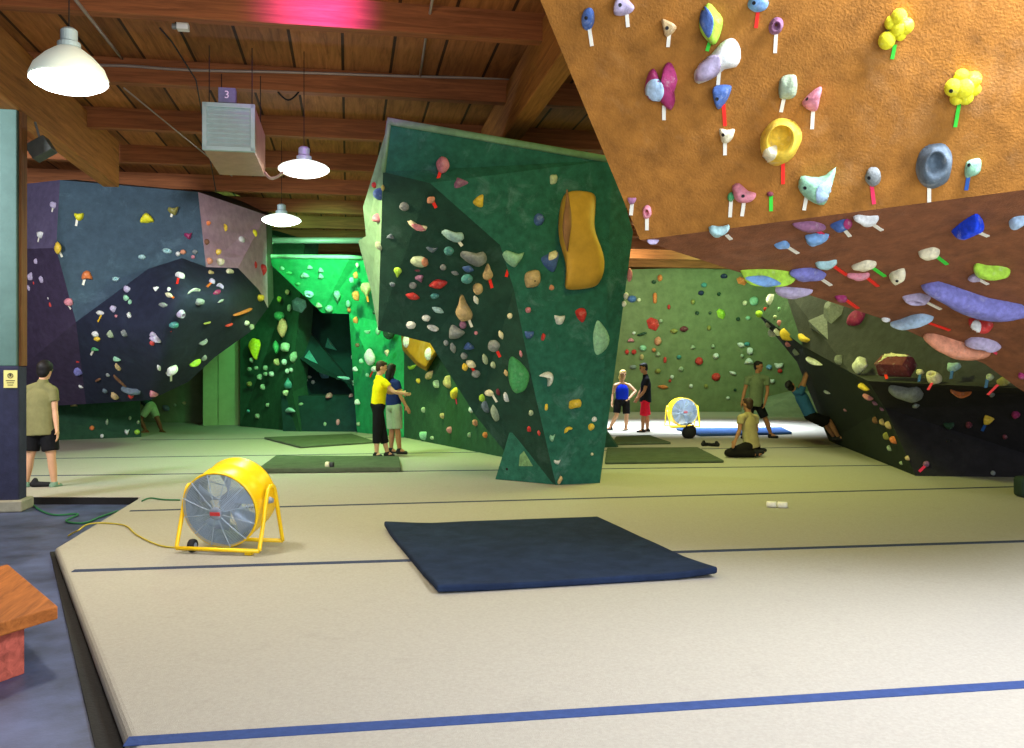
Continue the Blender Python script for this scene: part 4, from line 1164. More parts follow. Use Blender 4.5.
for d in todo:
    m = sorted(fam[(d['desc'], d['wall'])], key=lambda e: e['x'])
    i = m.index(d)
    if len(m) == 1:
        lab = 'only %s on %s' % (d['desc'], d['wall'])
    elif i == len(m) - 1:
        lab = 'rightmost of the %s on %s' % (PL(d['desc']), d['wall'])
    else:
        lab = '%s of the %s on %s' % (ORD[min(i, 13)], PL(d['desc']), d['wall'])
    d['label'] = lab
    used.add(lab)


def fitted(d, K, nn_, ax):
    loc, n, X, Y, hw, hh, dep, D, wn = d['sol']
    v, f = inflate(d['shape'], hw, hh, dep, d['rot'], d['seed'], ax, K=K, n=nn_)
    sx = sy = 1.0
    for it in range(3):
        w = [loc + X * q.x * sx + Y * q.y * sy + n * max(q.z, 0) for q in v]
        p = [pix(q) for q in w]
        x0, x1, y0, y1 = min(q[0] for q in p), max(q[0] for q in p), min(q[1] for q in p), max(q[1] for q in p)
        sx = max(.45, min(2.2, sx * d['w'] / max(1, x1 - x0)))
        sy = max(.4, min(2.6, sy * d['h'] / max(1, y1 - y0)))
        ex, ey = d['x'] - (x0 + x1) / 2, d['y'] - (y0 + y1) / 2
        p0 = pix(loc)
        ray = P(p0[0] + ex, p0[1] + ey, 1.0) - EYEV
        dn = n.dot(ray)
        if abs(dn) > .08:
            new = EYEV + ray * (n.dot(loc - EYEV) / dn)
            if (new - loc).length < .25:
                loc = new
    d['sol'] = (loc, n, X, Y, hw, hh, dep, D, wn)
    return [Vector((q.x * sx, q.y * sy, q.z)) for q in v], f


def make_hold(d):
    loc, n, X, Y, hw, hh, dep, D, wn = d['sol']
    sharp = d['shape'] in ('pyr', 'hex', 'box')
    ax = d['apex']
    if d['shape'] in ('round', 'tri', 'drop', 'leaf', 'square') and ax == (0, .12):
        rnd = random.Random(d['seed'])
        ax = (rnd.uniform(-.2, .2), rnd.uniform(0, .35))
    big = d['w'] * d['h'] > 120
    v, f = fitted(d, (2 if sharp and d['shape'] != 'box' else 8 if big else 5), (28 if big else 16), ax)
    loc = d['sol'][0]
    if d['shape'] == 'box':
        pass
    o = local_obj(d['name'], v, f, hmat(d['col']), loc, (X, Y, n), smooth=not sharp)
    if sharp:
        b = o.modifiers.new('edge', 'BEVEL'); b.width = .012; b.segments = 2
    tag(o, d['label'], 'wall volume' if d['name'] == 'wall_volume' else 'climbing hold', GROUP[wn[0]])
    # parts
    me = o.data
    tree = BVHTree.FromPolygons([q.co.copy() for q in me.vertices], [tuple(p.vertices) for p in me.polygons])

    def on_surface(px, py):
        ray = (P(px, py, 1.0) - EYEV).normalized()
        a, b, c, e = tree.ray_cast(EYEV - loc, ray)
        return (a, b) if a is not None else None
    if d['bolt']:
        s = on_surface(d['x'] + d['bolt'][0], d['y'] + d['bolt'][1]) or on_surface(d['x'], d['y'])
        if s:
            nb = s[1] if s[1].dot(n) > 0 else -s[1]
            b = MB().lathe(s[0] + loc - nb * .004, nb, [(0, .0115), (.0065, .0115), (.0075, .009), (.006, .004)], 10).build('bolt', M_BOLT, o)
    if d['inset']:
        c, ix, iy, iw, ih, ish, irot = d['inset']
        s = on_surface(ix, iy)
        if s:
            # a second colour: a skin that follows the hold's own surface
            XI, YI = X, Y
            hw2, hh2 = iw / F * D / 2, ih / F * D / 2
            rr = math.radians(irot)
            ol = outline(ish, 24)
            if abs(math.sin(rr)) > .7:
                hw2, hh2 = hh2, hw2
            vs, fs = [], []
            ok = True
            view = (loc - EYEV).normalized()
            for t in (1.0, .75, .5, .25, .02):
                for (qx, qy) in ol:
                    ax_, ay_ = qx * hw2 * t, qy * hh2 * t
                    rx, ry = ax_ * math.cos(rr) - ay_ * math.sin(rr), ax_ * math.sin(rr) + ay_ * math.cos(rr)
                    px_, py_ = ix + rx * F / D, iy - ry * F / D
                    q = on_surface(px_, py_)
                    if q is None:
                        g, nn_, ii, dd = tree.find_nearest(P(px_, py_, loc.y) - loc)
                        q = (g, nn_)
                    nq = q[1] if q[1].dot(view) < 0 else -q[1]
                    vs.append(q[0] + loc + nq * .005)
            m_ = len(ol)
            for k in range(4):
                for j in range(m_):
                    l = (j + 1) % m_
                    fs.append((k * m_ + j, k * m_ + l, (k + 1) * m_ + l, (k + 1) * m_ + j))
            fs.append(tuple(4 * m_ + j for j in range(m_)))
            io = mesh('coloured_inset', vs, fs, hmat(c), o, smooth=True)
            sd = io.modifiers.new('thick', 'SOLIDIFY'); sd.thickness = .008; sd.offset = -.6
            io['label'] = c + ' inset'
    if d['tape']:
        tape_mesh(d, loc, n, D, wn, o)
    return o


for d in ready:
    make_hold(d)
# the smallest remaining ones, too many to tell apart
if rest:
    vs, fs, ms, ix = [], [], [], []
    cols = []
    for d in rest:
        loc, n, X, Y, hw, hh, dep, D, wn = d['sol']
        v, f = fitted(d, 4, 10, (0, .12))
        loc = d['sol'][0]
        if d['col'] not in cols:
            cols.append(d['col'])
        b0 = len(vs)
        vs += [loc + X * q.x + Y * q.y + n * q.z for q in v]
        fs += [tuple(b0 + i for i in q) for q in f]
        ix += [cols.index(d['col'])] * len(f)
    o = mesh('tiny_climbing_holds', vs, fs, None, mats=[hmat(c) for c in cols], idx=ix, smooth=True)
    tag(o, 'tiniest scattered screw-on holds dotted over the far climbing walls', 'climbing holds', None, 'stuff')

# ---- wavy yellow volume on the boulder's front
M_WAVY = mat('yellow_fibreglass', (206, 160, 62), rough=0.55, vary=0.15, scale=5, bump=0.2, chalk=0.35, chalk_col=(215, 190, 165), dark=0.2)
M_WAVYIN = mat('shaded_brown_fibreglass', (150, 108, 78), rough=0.7, vary=0.25, scale=6, bump=0.2, chalk=0.4, chalk_col=(190, 165, 160))  # browner yellow that holds the flank's shading, with chalk
cen = cast(580, 240, 'boulder')
nB = cen[1]


def on_front(x, y, lift=0.0):
    ray = P(x, y, 1.0) - EYEV
    t = nB.dot(cen[0] + nB * lift - EYEV) / nB.dot(ray)
    return EYEV + ray * t


rows = [(566, 189, 596, 190, .16), (565, 200, 596, 201, .20), (563, 213, 595, 213, .27), (562, 226, 594, 226, .32), (563, 238, 597, 237, .30), (566, 250, 602, 248, .24), (567, 262, 605, 260, .22), (567, 274, 604, 272, .25), (566, 284, 600, 281, .22), (566, 290, 594, 288, .13)]
q = MB()
for x0, y0, x1, y1, lf in rows:
    # left and right lips on the wall, crest lifted off it
    L0 = on_front(x0 - (7 if 195 < y0 < 255 else 2), y0 + 2, -.02)
    L1 = on_front(x0, y0, lf)
    Mi = on_front((x0 + x1) / 2, (y0 + y1) / 2, lf * 1.06)
    R1 = on_front(x1, y1, lf * .9)
    R0 = on_front(x1 + 2, y1 + 2, -.02)
    q.v += [L0, L0.lerp(L1, .6), L1, L1.lerp(Mi, .5) + nB * .01, Mi, Mi.lerp(R1, .5) + nB * .01, R1, R0]
W_ = 8
for i in range(len(rows) - 1):
    for j in range(W_):
        q.f.append((i * W_ + j, i * W_ + (j + 1) % W_, (i + 1) * W_ + (j + 1) % W_, (i + 1) * W_ + j))
q.f.append(tuple(range(W_))); q.f.append(tuple((len(rows) - 1) * W_ + j for j in range(W_)))
wavy = q.build('wall_volume', M_WAVY, smooth=True)
sb = wavy.modifiers.new('round', 'SUBSURF'); sb.levels = 2; sb.render_levels = 2
tag(wavy, "large wavy yellow volume high on the green boulder's front", 'wall volume', GROUP['boulder'])
# concave left flank, its shading put into a browner colour
v = []
for (x0, y0, x1, y1, lf), bow in zip(rows[0:6], (1.5, 4, 8, 9, 6, 1.5)):
    A = on_front(x0 + .8, y0 + 1, lf + .012); B_ = on_front(x0 + bow * .5, y0 + 1, lf + .018); Cc = on_front(x0 + bow, y0 + 1, lf + .02)
    v += [A, B_, Cc]
f = [(i * 3 + j, i * 3 + j + 1, i * 3 + 3 + j + 1, i * 3 + 3 + j) for i in range(5) for j in range(2)]
wf = mesh('shaded_flank', v, f, M_WAVYIN, wavy, smooth=True)
sd = wf.modifiers.new('thick', 'SOLIDIFY'); sd.thickness = .03; sd.offset = 0
d = dict(tape=['y', 566, 291, 561, 298])
tape_mesh(d, on_front(564, 295), nB, 12, None, wavy)

# ---- big yellow volume with white scoops, half hidden by the boulder
c2 = cast(420, 355, 'green')
if c2:
    n2 = c2[1]

    def on2(x, y, lift=0.0):
        ray = P(x, y, 1.0) - EYEV
        t = n2.dot(c2[0] + n2 * lift - EYEV) / n2.dot(ray)
        return EYEV + ray * t
    ol = [(399, 326), (438, 334), (444, 345), (434, 360), (427, 372), (417, 366), (402, 350)]
    q = MB()
    q.v = [on2(x, y, -.02) for x, y in ol] + [on2(421 + (x - 421) * .8, 348 + (y - 348) * .8, .28) for x, y in ol]
    k = len(ol)
    q.f = [tuple(range(k))[::-1], tuple(range(k, 2 * k))] + [(i, (i + 1) % k, k + (i + 1) % k, k + i) for i in range(k)]
    o = q.build('wall_volume', mat('mustard_volume_paint', (176, 122, 30), rough=.7, vary=.2, scale=4, chalk=.2), bevel=.03)
    tag(o, 'mustard yellow faceted volume with two white knobs behind the green boulder', 'wall volume', GROUP['green'])
    for x, y, w, hh_ in ((407, 341, 12, 14), (429, 354, 12, 13)):
        cc = on2(x, y, .28)
        X2, Y2 = frame_at(n2)
        qq = MB().ball(cc, w / F * cc.y / 2, hh_ / F * cc.y / 2, .09, basis=(X2, Y2, n2))
        kb = qq.build('knob', hmat('white'), o, smooth=True)
        kb['label'] = 'white chalky knob'
# ------------------------------------------------------------------ drum fans
M_FANY = mat('yellow_enamel', (250, 206, 20), rough=0.35, vary=0.06, scale=3, bump=0.03, spec=0.5)
M_WIRE = mat('grille_wire', (175, 192, 210), rough=0.45, metal=0.2, vary=.05, bump=0)
M_BLADE = mat('fan_blade_metal', (186, 204, 228), rough=0.4, metal=0.4, vary=.1, bump=0)
M_TYRE = mat('tyre_rubber', (36, 36, 40), rough=.8)
M_HUB = mat('hub_plastic', (140, 150, 165), rough=.5)
M_REDBADGE = mat('red_badge', (205, 60, 60), rough=.5, vary=.05, bump=0)
M_INSIDE = mat('fan_inner_grey', (138, 152, 168), rough=.7)  # even blue-grey of the drum's inside


def drum_fan(label, fc, axis, R, L, floor_z, group, side=None, with_wheels=True):
    """fc: centre of the front grille, axis: towards the back"""
    axis = Vector(axis).normalized()
    up = Vector((0, 0, 1))
    right = axis.cross(up).normalized()
    up2 = right.cross(axis).normalized()
    fc = Vector(fc)
    mid = fc + axis * L * .5
    root = empty('drum_fan', Vector((mid.x, mid.y, floor_z)))
    tag(root, label, 'fan', group)
    drum = MB().lathe(fc, axis, [(0, R * .955), (-.012, R * .985), (-.012, R * 1.015), (.02, R * 1.02), (.05, R), (L * .48, R * 1.0), (L * .5, R * 1.012), (L * .6, R * 1.0), (L - .05, R), (L - .02, R * 1.02), (L, R * 1.01), (L, R * .955)], 56, closed_ends=False)
    k = len(drum.v) // 56
    for i in range(56):                                                # inner skin closes the drum wall
        j = (i + 1) % 56
        drum.f.append((i, (k - 1) * 56 + i, (k - 1) * 56 + j, j))
    dr_ = drum.build('drum', M_FANY, root, smooth=True)
    MB().lathe(fc, axis, [(.004, R * .95), (L - .004, R * .95), (L - .004, R * .944), (.004, R * .944)], 56, closed_ends=False).build('inner_lining', M_INSIDE, root, smooth=True)

    def ring(c, r, n=40):
        return [c + (right * math.cos(2 * math.pi * i / n) + up2 * math.sin(2 * math.pi * i / n)) * r for i in range(n)]
    for a, nm in ((-.02, 'front'), (L + .005, 'back')):
        g = MB()
        sgn = 1 if a < .1 else -1
        for i in range(1, 23):
            r = R * (.16 + .82 * i / 22.5)
            bow = -.045 * (1 - (r / R) ** 2) * sgn
            g.tube(ring(fc + axis * (a + bow), r), .0025, 5, closed=True)
        for i in range(12):
            q = 2 * math.pi * i / 12 + .2
            dr = right * math.cos(q) + up2 * math.sin(q)
            g.tube([fc + axis * (a - .045 * (1 - t * t) * sgn) + dr * R * t for t in (.1, .4, .7, .99)], .0042, 6)
        go = g.build('grille', M_WIRE, root)
        if nm == 'front':
            MB().lathe(fc + axis * (a - .05), -axis, [(0, R * .17), (.012, R * .17), (.02, R * .12)], 24).build('badge_disc', M_HUB, go)
            MB().box(fc + axis * (a - .073), right * R * .13, up2 * R * .045, axis * .004).build('red_badge', M_REDBADGE, go)
    MB().lathe(fc + axis * .14, axis, [(0, .05), (.01, .085), (.1, .09), (.22, .08)], 20).build('motor', M_HUB, root, smooth=True)
    # blades
    for b in range(5):
        q0 = 2 * math.pi * b / 5 + .35
        vs, fs = [], []
        for i in range(6):
            t = i / 5
            r = R * (.2 + .7 * t)
            wv = .34 + .16 * t
            for s in (-1, 0, 1):
                q = q0 + s * wv * .75
                vs.append(fc + axis * (.19 + .055 * s) + (right * math.cos(q) + up2 * math.sin(q)) * r)
        for i in range(5):
            for j in range(2):
                fs.append((i * 3 + j, i * 3 + j + 1, (i + 1) * 3 + j + 1, (i + 1) * 3 + j))
        bo = mesh('blade', vs, fs, M_BLADE, root, smooth=True)
        sd = bo.modifiers.new('thick', 'SOLIDIFY'); sd.thickness = .006
    # tubular cradle: one bent loop on each side, joined by bars
    rt = .018
    flat_axis = Vector((axis.x, axis.y, 0)).normalized()
    zf = floor_z + .045
    for s in (-1, 1):
        base = mid + right * s * (R * 1.13)
        top = base + Vector((0, 0, .02))
        f1 = Vector((*(base - flat_axis * (L * .6)).xy, zf))
        f2 = Vector((*(base + flat_axis * (L * .6)).xy, zf))
        t1 = top - flat_axis * .07 + Vector((0, 0, R * .25))
        t2 = top + flat_axis * .07 + Vector((0, 0, R * .25))
        pts = curve_pts([f1 + Vector((0, 0, .0)), f1.lerp(t1, .5), t1, top + Vector((0, 0, R * .36)), t2, f2.lerp(t2, .5), f2], 6)
        MB().tube(pts, rt, 10).build('cradle_leg', M_FANY, root, smooth=True)
        MB().lathe(top - right * s * .06, right * s, [(0, .03), (.05, .03), (.075, .02)], 14).build('pivot_bolt', M_HUB, root)
    for k, nm in ((-1, 'front'), (1, 'back')):
        a = Vector((*(mid - right * R * 1.13 + flat_axis * k * L * .6).xy, zf))
        b = Vector((*(mid + right * R * 1.13 + flat_axis * k * L * .6).xy, zf))
        MB().tube([a, b], rt, 10).build('cross_bar', M_FANY, root, smooth=True)
    if with_wheels:
        for s in (-1, 1):
            c = Vector((*(mid + right * s * R * .8 - flat_axis * L * .42).xy, floor_z + .058)) if s == side else None
            if c is None:
                c = Vector((*(mid + right * s * R * .8 - flat_axis * L * .5).xy, floor_z + .022))
                MB().box(c, right * .03, flat_axis * .03, Vector((0, 0, .022))).build('rubber_foot', M_FANY, root, bevel=.006)
                continue
            wv = Vector((.92, -.35, 0)).normalized()
            w = MB().lathe(c - right * .028, right, [(0, .034), (.004, .054), (.02, .058), (.036, .058), (.052, .054), (.056, .034)], 22).build('wheel', M_TYRE, root, smooth=True)
            MB().lathe(c - right * .031, right, [(0, .02), (.004, .03), (.058, .03), (.062, .02)], 16).build('wheel_cap', M_HUB, w)
    return root


drum_fan('big yellow drum fan with grey grille standing on the beige padding at left', P(220, 510, 7.85), (.06, .35, .085), .342, .40, 0.0, 'drum fans on the gym floor', side=-1)
drum_fan('distant small yellow drum fan on the sunlit floor before the olive wall', P(684.5, 412, 24.2), (-.05, .3, .0), .37, .36, 0.0, 'drum fans on the gym floor', side=1, with_wheels=False)

# ------------------------------------------------------------------ cords
M_YCORD = mat('yellow_cord_rubber', (186, 168, 60), rough=.7, vary=.1, bump=0)
M_GCORD = mat('green_hose_rubber', (40, 110, 70), rough=.6, vary=.1, bump=0)
def GA(x, y, z):
    return G(x, y, z)
yc = [GA(184, 548, .01), GA(160, 545.5, .01), GA(137, 535, .01), GA(128, 527, .01), GA(118, 524, .01), GA(98, 523, .01), GA(86, 525, .012)]
tail = [GA(79, 530, .01), GA(73, 533, -.05), GA(68, 536, FLOOR_Z + .012)]
tag(MB().tube(curve_pts(yc + tail, 6), .008, 8).build('power_cord', M_YCORD, smooth=True), 'yellow power cord trailing from the big yellow fan across the padding', 'cord')
gc = [GA(30, 502, FLOOR_Z + .02), GA(40, 510, FLOOR_Z + .015), GA(55, 515, FLOOR_Z + .015), GA(78, 514, FLOOR_Z + .015), GA(66, 521, FLOOR_Z + .015), GA(84, 523, FLOOR_Z + .015), GA(100, 517, FLOOR_Z + .015), GA(118, 511, FLOOR_Z + .015)]
tag(MB().tube(curve_pts(gc, 6), .011, 8).build('extension_cord', M_GCORD, smooth=True), 'green cord snaking over the concrete near the post base', 'cord')
gc2 = [GA(142, 501, .012), GA(150, 498, .012), GA(163, 499.5, .012), GA(180, 500, .012)]
tag(MB().tube(curve_pts(gc2, 6), .009, 8).build('extension_cord', M_GCORD, smooth=True), 'short green cord lying on the padding left of the big fan', 'cord')

# ------------------------------------------------------------------ crash pads
def crash_pad(label, corners, th, m, z0=0.0, lift=None):
    v = []
    N = 14
    c = [G(x, y, z0 + th) for x, y in corners]
    for k in (1, 0):
        for i in range(N + 1):
            for j in range(N + 1):
                u, w = i / N, j / N
                p = c[0].lerp(c[1], u).lerp(c[3].lerp(c[2], u), w)
                p.z = z0 + (th if k else 0.0)
                edge = min(u, 1 - u, w, 1 - w)
                p.z += noise.noise(Vector((p.x * 2, p.y * 2, 3))) * .006 if k else 0
                if lift:
                    for (lu, lw, amt) in lift:
                        p.z += amt * max(0, 1 - math.hypot(u - lu, w - lw) / .22) ** 1.5
                if k == 0 and p.z < z0 + .003:
                    p.z = z0 + .003
                v.append(p)
    f = []
    M_ = (N + 1) ** 2
    for i in range(N):
        for j in range(N):
            a = i * (N + 1) + j
            f.append((a, a + 1, a + N + 2, a + N + 1))
            f.append((M_ + a, M_ + a + N + 1, M_ + a + N + 2, M_ + a + 1))
    rim = [i * (N + 1) for i in range(N + 1)] + [N * (N + 1) + j for j in range(1, N + 1)] + [i * (N + 1) + N for i in range(N - 1, -1, -1)] + [j for j in range(N - 1, 0, -1)]
    for a, b in zip(rim, rim[1:] + rim[:1]):
        f.append((a, b, M_ + b, M_ + a))
    o = mesh('crash_pad', v, f, m, smooth=False)
    b = o.modifiers.new('edge', 'BEVEL'); b.width = .018; b.segments = 3; b.limit_method = 'ANGLE'; b.angle_limit = math.radians(50)
    tag(o, label, 'crash pad', 'crash pads laid on the padding')
    return o


M_PADNAVY = mat('navy_pad_fabric', (32, 44, 68), rough=.95, vary=.3, scale=5, bump=.4, bscale=160, spec=.1, chalk=.14, chalk_col=(80, 110, 140))
M_PADGREENLIT = mat('green_lit_pad_fabric', (82, 92, 74), rough=.95, vary=.22, scale=5, bump=.4, bscale=160, spec=.1, chalk=.2, chalk_col=(110, 125, 105))  # navy-grey fabric with the green light put into its colour
M_PADBLUE = mat('blue_pad_fabric', (52, 78, 124), rough=.95, vary=.2, scale=5, bump=.3, spec=.1)
crash_pad('large navy blue crash pad lying alone on the beige padding in front', [(384, 524), (598, 516), (718, 571), (437, 587)], .055, M_PADNAVY, lift=[(0, 0, .03), (1, 1, .035), (0, .95, .02)])
crash_pad('long green-lit grey pad under the feet of the person in yellow shirt', [(276, 455), (399, 456), (401, 467), (257, 468.5)], .08, M_PADGREENLIT)
crash_pad('smaller green-lit grey pad behind the long one at left', [(264, 437), (352, 433.5), (376, 441), (300, 446)], .05, M_PADGREENLIT)
crash_pad('wide dark green-lit pad right of the green boulder, nearer of two', [(607, 447.6), (698, 447), (724, 460), (605, 461.5)], .05, M_PADGREENLIT)
crash_pad('dark green-lit pad right of the green boulder, farther of two', [(616, 436), (650, 435), (671, 442), (611, 443)], .05, M_PADGREENLIT)
crash_pad('flat blue pad on the sunlit floor behind the far fan', [(676, 428), (782, 427), (792, 432), (700, 434)], .06, M_PADBLUE)

# ------------------------------------------------------------------ small things on the floor
M_TOWEL = mat('white_terry', (240, 236, 215), rough=.95, vary=.06, scale=40, bump=.4)
a, b = G(766, 504, .035), G(788, 505, .035)
q = MB()
for k in range(2):
    p0, p1 = a.lerp(b, .02 + .5 * k), a.lerp(b, .48 + .5 * k)
    q.tube([p0, p0.lerp(p1, .08), p0.lerp(p1, .92), p1], [.028, .036, .036, .028], 14)
tag(q.build('rolled_towel', M_TOWEL, smooth=True), 'small white rolled towel lying alone on the padding at right', 'towel')
a = G(326, 464.5, .115)
t = MB().lathe(a, (1, -.2, 0), [(0, .02), (0, .045), (.06, .045), (.06, .02)], 18)
tr = t.build('tape_roll', mat('white_tape_roll', (230, 225, 190), rough=.7))
tag(tr, 'small pale tape roll lying on the long green-lit grey pad', 'tape roll')
tb = MB().lathe(a + Vector((.07, -.014, 0)), (1, -.2, 0), [(0, .02), (0, .04), (.05, .04), (.05, .02)], 18).build('tape_roll', mat('dark_tape_roll', (60, 60, 66), rough=.7))
tag(tb, 'small dark tape roll touching the pale one on the long pad', 'tape roll')
M_BAG = mat('black_bag_nylon', (26, 26, 30), rough=.8, vary=.3, scale=8)
g0 = G(689, 438.5)
bq = MB().ball(g0 + Vector((0, 0, .14)), .17, .13, .15).caps(g0 + Vector((-.05, 0, .12)), .12, g0 + Vector((.07, .02, .2)), .1)
bg = bq.build('chalk_bag', M_BAG, remesh=.02)
tag(bg, 'black bag slumped on the floor below the far yellow fan', 'bag')
MB().tube(curve_pts([g0 + Vector((-.1, -.1, .26)), g0 + Vector((0, -.1, .36)), g0 + Vector((.1, -.08, .28))], 5), .012, 6).build('strap', M_BAG, bg, smooth=True)
M_SHOEBLK = mat('black_shoe_rubber', (24, 24, 28), rough=.7)


def shoe_thing(label, p, ang, m=M_SHOEBLK, k=1.0, name='climbing_shoe'):
    dx = Vector((math.cos(ang), math.sin(ang), 0))
    p = Vector(p)
    q = MB().caps(p + dx * -.09 * k + Vector((0, 0, .042)), .04 * k, p + dx * .1 * k + Vector((0, 0, .034)), .032 * k).caps(p + dx * -.085 * k + Vector((0, 0, .05)), .038 * k, p + dx * -.06 * k + Vector((0, 0, .09 * k)), .034 * k)
    o = q.build(name, m, remesh=.009)
    tag(o, label, 'shoe', 'loose climbing shoes')
    return o


shoe_thing('black shoe on the floor left of the kneeling person, left one', G(706, 446), .5)
shoe_thing('black shoe on the floor left of the kneeling person, right one', G(714, 446.5), 2.4)
shoe_thing('black shoe lying behind the feet of the man by the post', G(40.5, 487), .3, k=1.05)
# dark bag at the right border
g1 = G(1030, 497)
bq = MB().box(g1 + Vector((0, 0, .13)), Vector((.16, 0, 0)), Vector((0, .12, 0)), Vector((0, 0, .13)))
bo = bq.build('gym_bag', mat('dark_green_nylon', (34, 52, 44), rough=.8, vary=.3), bevel=.05, seg=3)
tag(bo, 'dark green bag on the padding at the right edge of view', 'bag')
MB().tube(curve_pts([g1 + Vector((-.1, 0, .25)), g1 + Vector((0, 0, .33)), g1 + Vector((.1, 0, .25))], 5), .012, 6).build('handle', M_BAG, bo, smooth=True)

# ------------------------------------------------------------------ bench
M_BENCHT = wood('bench_top_wood', (164, 96, 44), angle=-YAW, grain=(12, 1.2, 12))
M_BENCHL = wood('bench_leg_wood', (178, 88, 72), angle=-YAW, grain=(1.2, 12, 12))
zb = .25
b0 = G(0, 623, zb); b1 = G(58, 606, zb); b2 = G(8, 564, zb)
back = (b2 - b1)
left = (b0 - b1)
fl = left.normalized() * .5
top_pts = [b1, b1 + back, b1 + back + fl, b1 + fl]
bench = empty('wooden_bench', Vector((*(b1 + back * .5 + fl * .3).xy, FLOOR_Z)))
tag(bench, 'reddish wooden bench on the concrete at the lower left corner', 'bench')
MB().prism(top_pts, (0, 0, -.075)).build('bench_top', M_BENCHT, bench, bevel=.008)
for k in (.06, .84):
    c = b1 + back * k + left.normalized() * .32
    q = MB().prism([c + left.normalized() * -.12 + Vector((0, 0, -.075)), c + left.normalized() * .12 + Vector((0, 0, -.075)), c + left.normalized() * .12 + Vector((0, 0, FLOOR_Z - zb)), c + left.normalized() * -.12 + Vector((0, 0, FLOOR_Z - zb))], back.normalized() * .09)
    q.build('leg', M_BENCHL, bench, bevel=.006)

# ------------------------------------------------------------------ post
M_POSTU = mat('pale_steel_paint', (82, 112, 104), rough=.6, vary=.15, scale=5, bump=.1)
M_POSTL = mat('dark_post_padding', (44, 46, 70), rough=.85, vary=.3, scale=6, bump=.2)
M_POSTW = wood('post_timber', (122, 82, 48), grain=(14, 14, .8))
M_PEDE = mat('pedestal_concrete', (150, 146, 128), rough=.9, vary=.2, scale=8, dark=.4)
pb_ = G(13, 497, FLOOR_Z + .06)
pb_ = P(12, 497, 10.9)
px_, py_ = pb_.x, pb_.y
post = empty('support_column', Vector((px_, py_, FLOOR_Z)))
tag(post, 'steel support post with dark padded lower half at the left edge', 'column', None, 'structure')
zt = 4.72
zm = EYE + (HY - 366) / F * 10.9
hx = .095
MB().box((px_, py_, (zm + zt) / 2), ES * hx, ET * .13, Vector((0, 0, (zt - zm) / 2))).build('steel_shaft', M_POSTU, post, bevel=.01)
MB().box(Vector((px_, py_ + .02, (zm + zt) / 2)) + ES * (hx + .018), ES * .016, ET * .1, Vector((0, 0, (zt - zm) / 2))).build('timber_strip', M_POSTW, post, bevel=.005)
MB().box((px_, py_, (zm + FLOOR_Z + .12) / 2), ES * (hx + .028), ET * .14, Vector((0, 0, (zm - FLOOR_Z - .12) / 2))).build('padded_sleeve', M_POSTL, post, bevel=.02)
MB().box((px_, py_, FLOOR_Z + .07), ES * .18, ET * .22, Vector((0, 0, .07))).build('pedestal', M_PEDE, post, bevel=.02)
# notice on the post
nc = P(10.5, 379, py_ - .146)
sg = MB().box(nc, ES * .075, ET * .003, Vector((0, 0, .105))).build('paper_notice', mat('yellow_paper', (226, 214, 130), rough=.7, vary=.05, bump=0))
tag(sg, 'small yellow paper notice taped to the dark post at left', 'notice')
M_INK = mat('dark_ink', (70, 60, 40), rough=.7, vary=.1, bump=0)
k = MB()
k.tube([nc - ET * .005 + ES * (.028 * math.cos(q)) + Vector((0, 0, .04 + .028 * math.sin(q))) for q in [i * math.pi / 8 for i in range(16)]], .005, 6, closed=True)
k.box(nc - ET * .004 + Vector((0, 0, .045)), ES * .012, ET * .002, Vector((0, 0, .016)))
for i in range(3):
    k.box(nc - ET * .004 + Vector((0, 0, -.02 - i * .026)), ES * (.05 - .01 * i), ET * .002, Vector((0, 0, .005)))
k.build('printing', M_INK, sg)
# bracket and floodlight by the girder
M_GREYMETAL = mat('grey_sheet_metal', (120, 124, 124), rough=.5, metal=.3, vary=.12)
fl_ = P(41, 149, 11.2)
fo = MB().box(fl_, (ES * .8 + Vector((0, 0, .5))).normalized() * .13, ET * .12, (ES * -.5 + Vector((0, 0, .8))).normalized() * .1).build('speaker_box', mat('dark_box_grey', (72, 76, 72), rough=.6), bevel=.01)
tag(fo, 'small grey tilted box hanging beside the timber girder at upper left', 'speaker')
MB().tube([fl_ + Vector((0, 0, .08)), P(35, 122, 11.2)], .015, 6).build('bracket', M_GREYMETAL, fo)
for x, y, d in ((78, 121, 14.3), (116, 157, 16.7)):
    c = P(x, y, d)
    bk = MB().box(c, ES * .012, ET * .05, Vector((0, 0, .17))).box(c + ES * .1 + Vector((0, 0, .0)), ES * .1, ET * .05, Vector((0, 0, .03)))
    tag(bk.build('beam_bracket', M_GREYMETAL, bevel=.004), 'grey metal beam bracket on the left girder, %s one' % ('nearer' if x < 100 else 'farther'), 'bracket', 'beam brackets')

# ------------------------------------------------------------------ ceiling services
M_STEELW = mat('heater_pale_steel', (170, 195, 200), rough=.45, vary=.08, metal=.2)
M_COPPER = mat('heater_rusty_panel', (178, 140, 122), rough=.5, vary=.15, metal=.2)
M_SLOT = mat('heater_slot', (90, 110, 112), rough=.6)
hf = P(203, 150, 10.0)
w_, h_ = P(253, 150, 10.0).x - hf.x, P(203, 103, 10).z - hf.z
hc = hf + ES * w_ / 2 + Vector((0, 0, h_ / 2)) + ET * .65
heater = empty('unit_heater', hc - Vector((0, 0, h_ / 2)))
tag(heater, 'boxy grey unit heater with louvred face hanging from the ceiling beams', 'heater')
MB().box(hc, ES * w_ / 2, ET * .65, Vector((0, 0, h_ / 2))).build('casing', M_COPPER, heater, bevel=.008)
ff = hc - ET * .66
q = MB()
for s in (-1, 1):
    q.box(ff + ES * s * (w_ / 2 - .02), ES * .025, ET * .03, Vector((0, 0, h_ / 2 + .004)))
    q.box(ff + Vector((0, 0, s * (h_ / 2 - .02))), ES * (w_ / 2 + .004), ET * .03, Vector((0, 0, .025)))
q.build('face_frame', M_STEELW, heater, bevel=.006)
lv = MB()
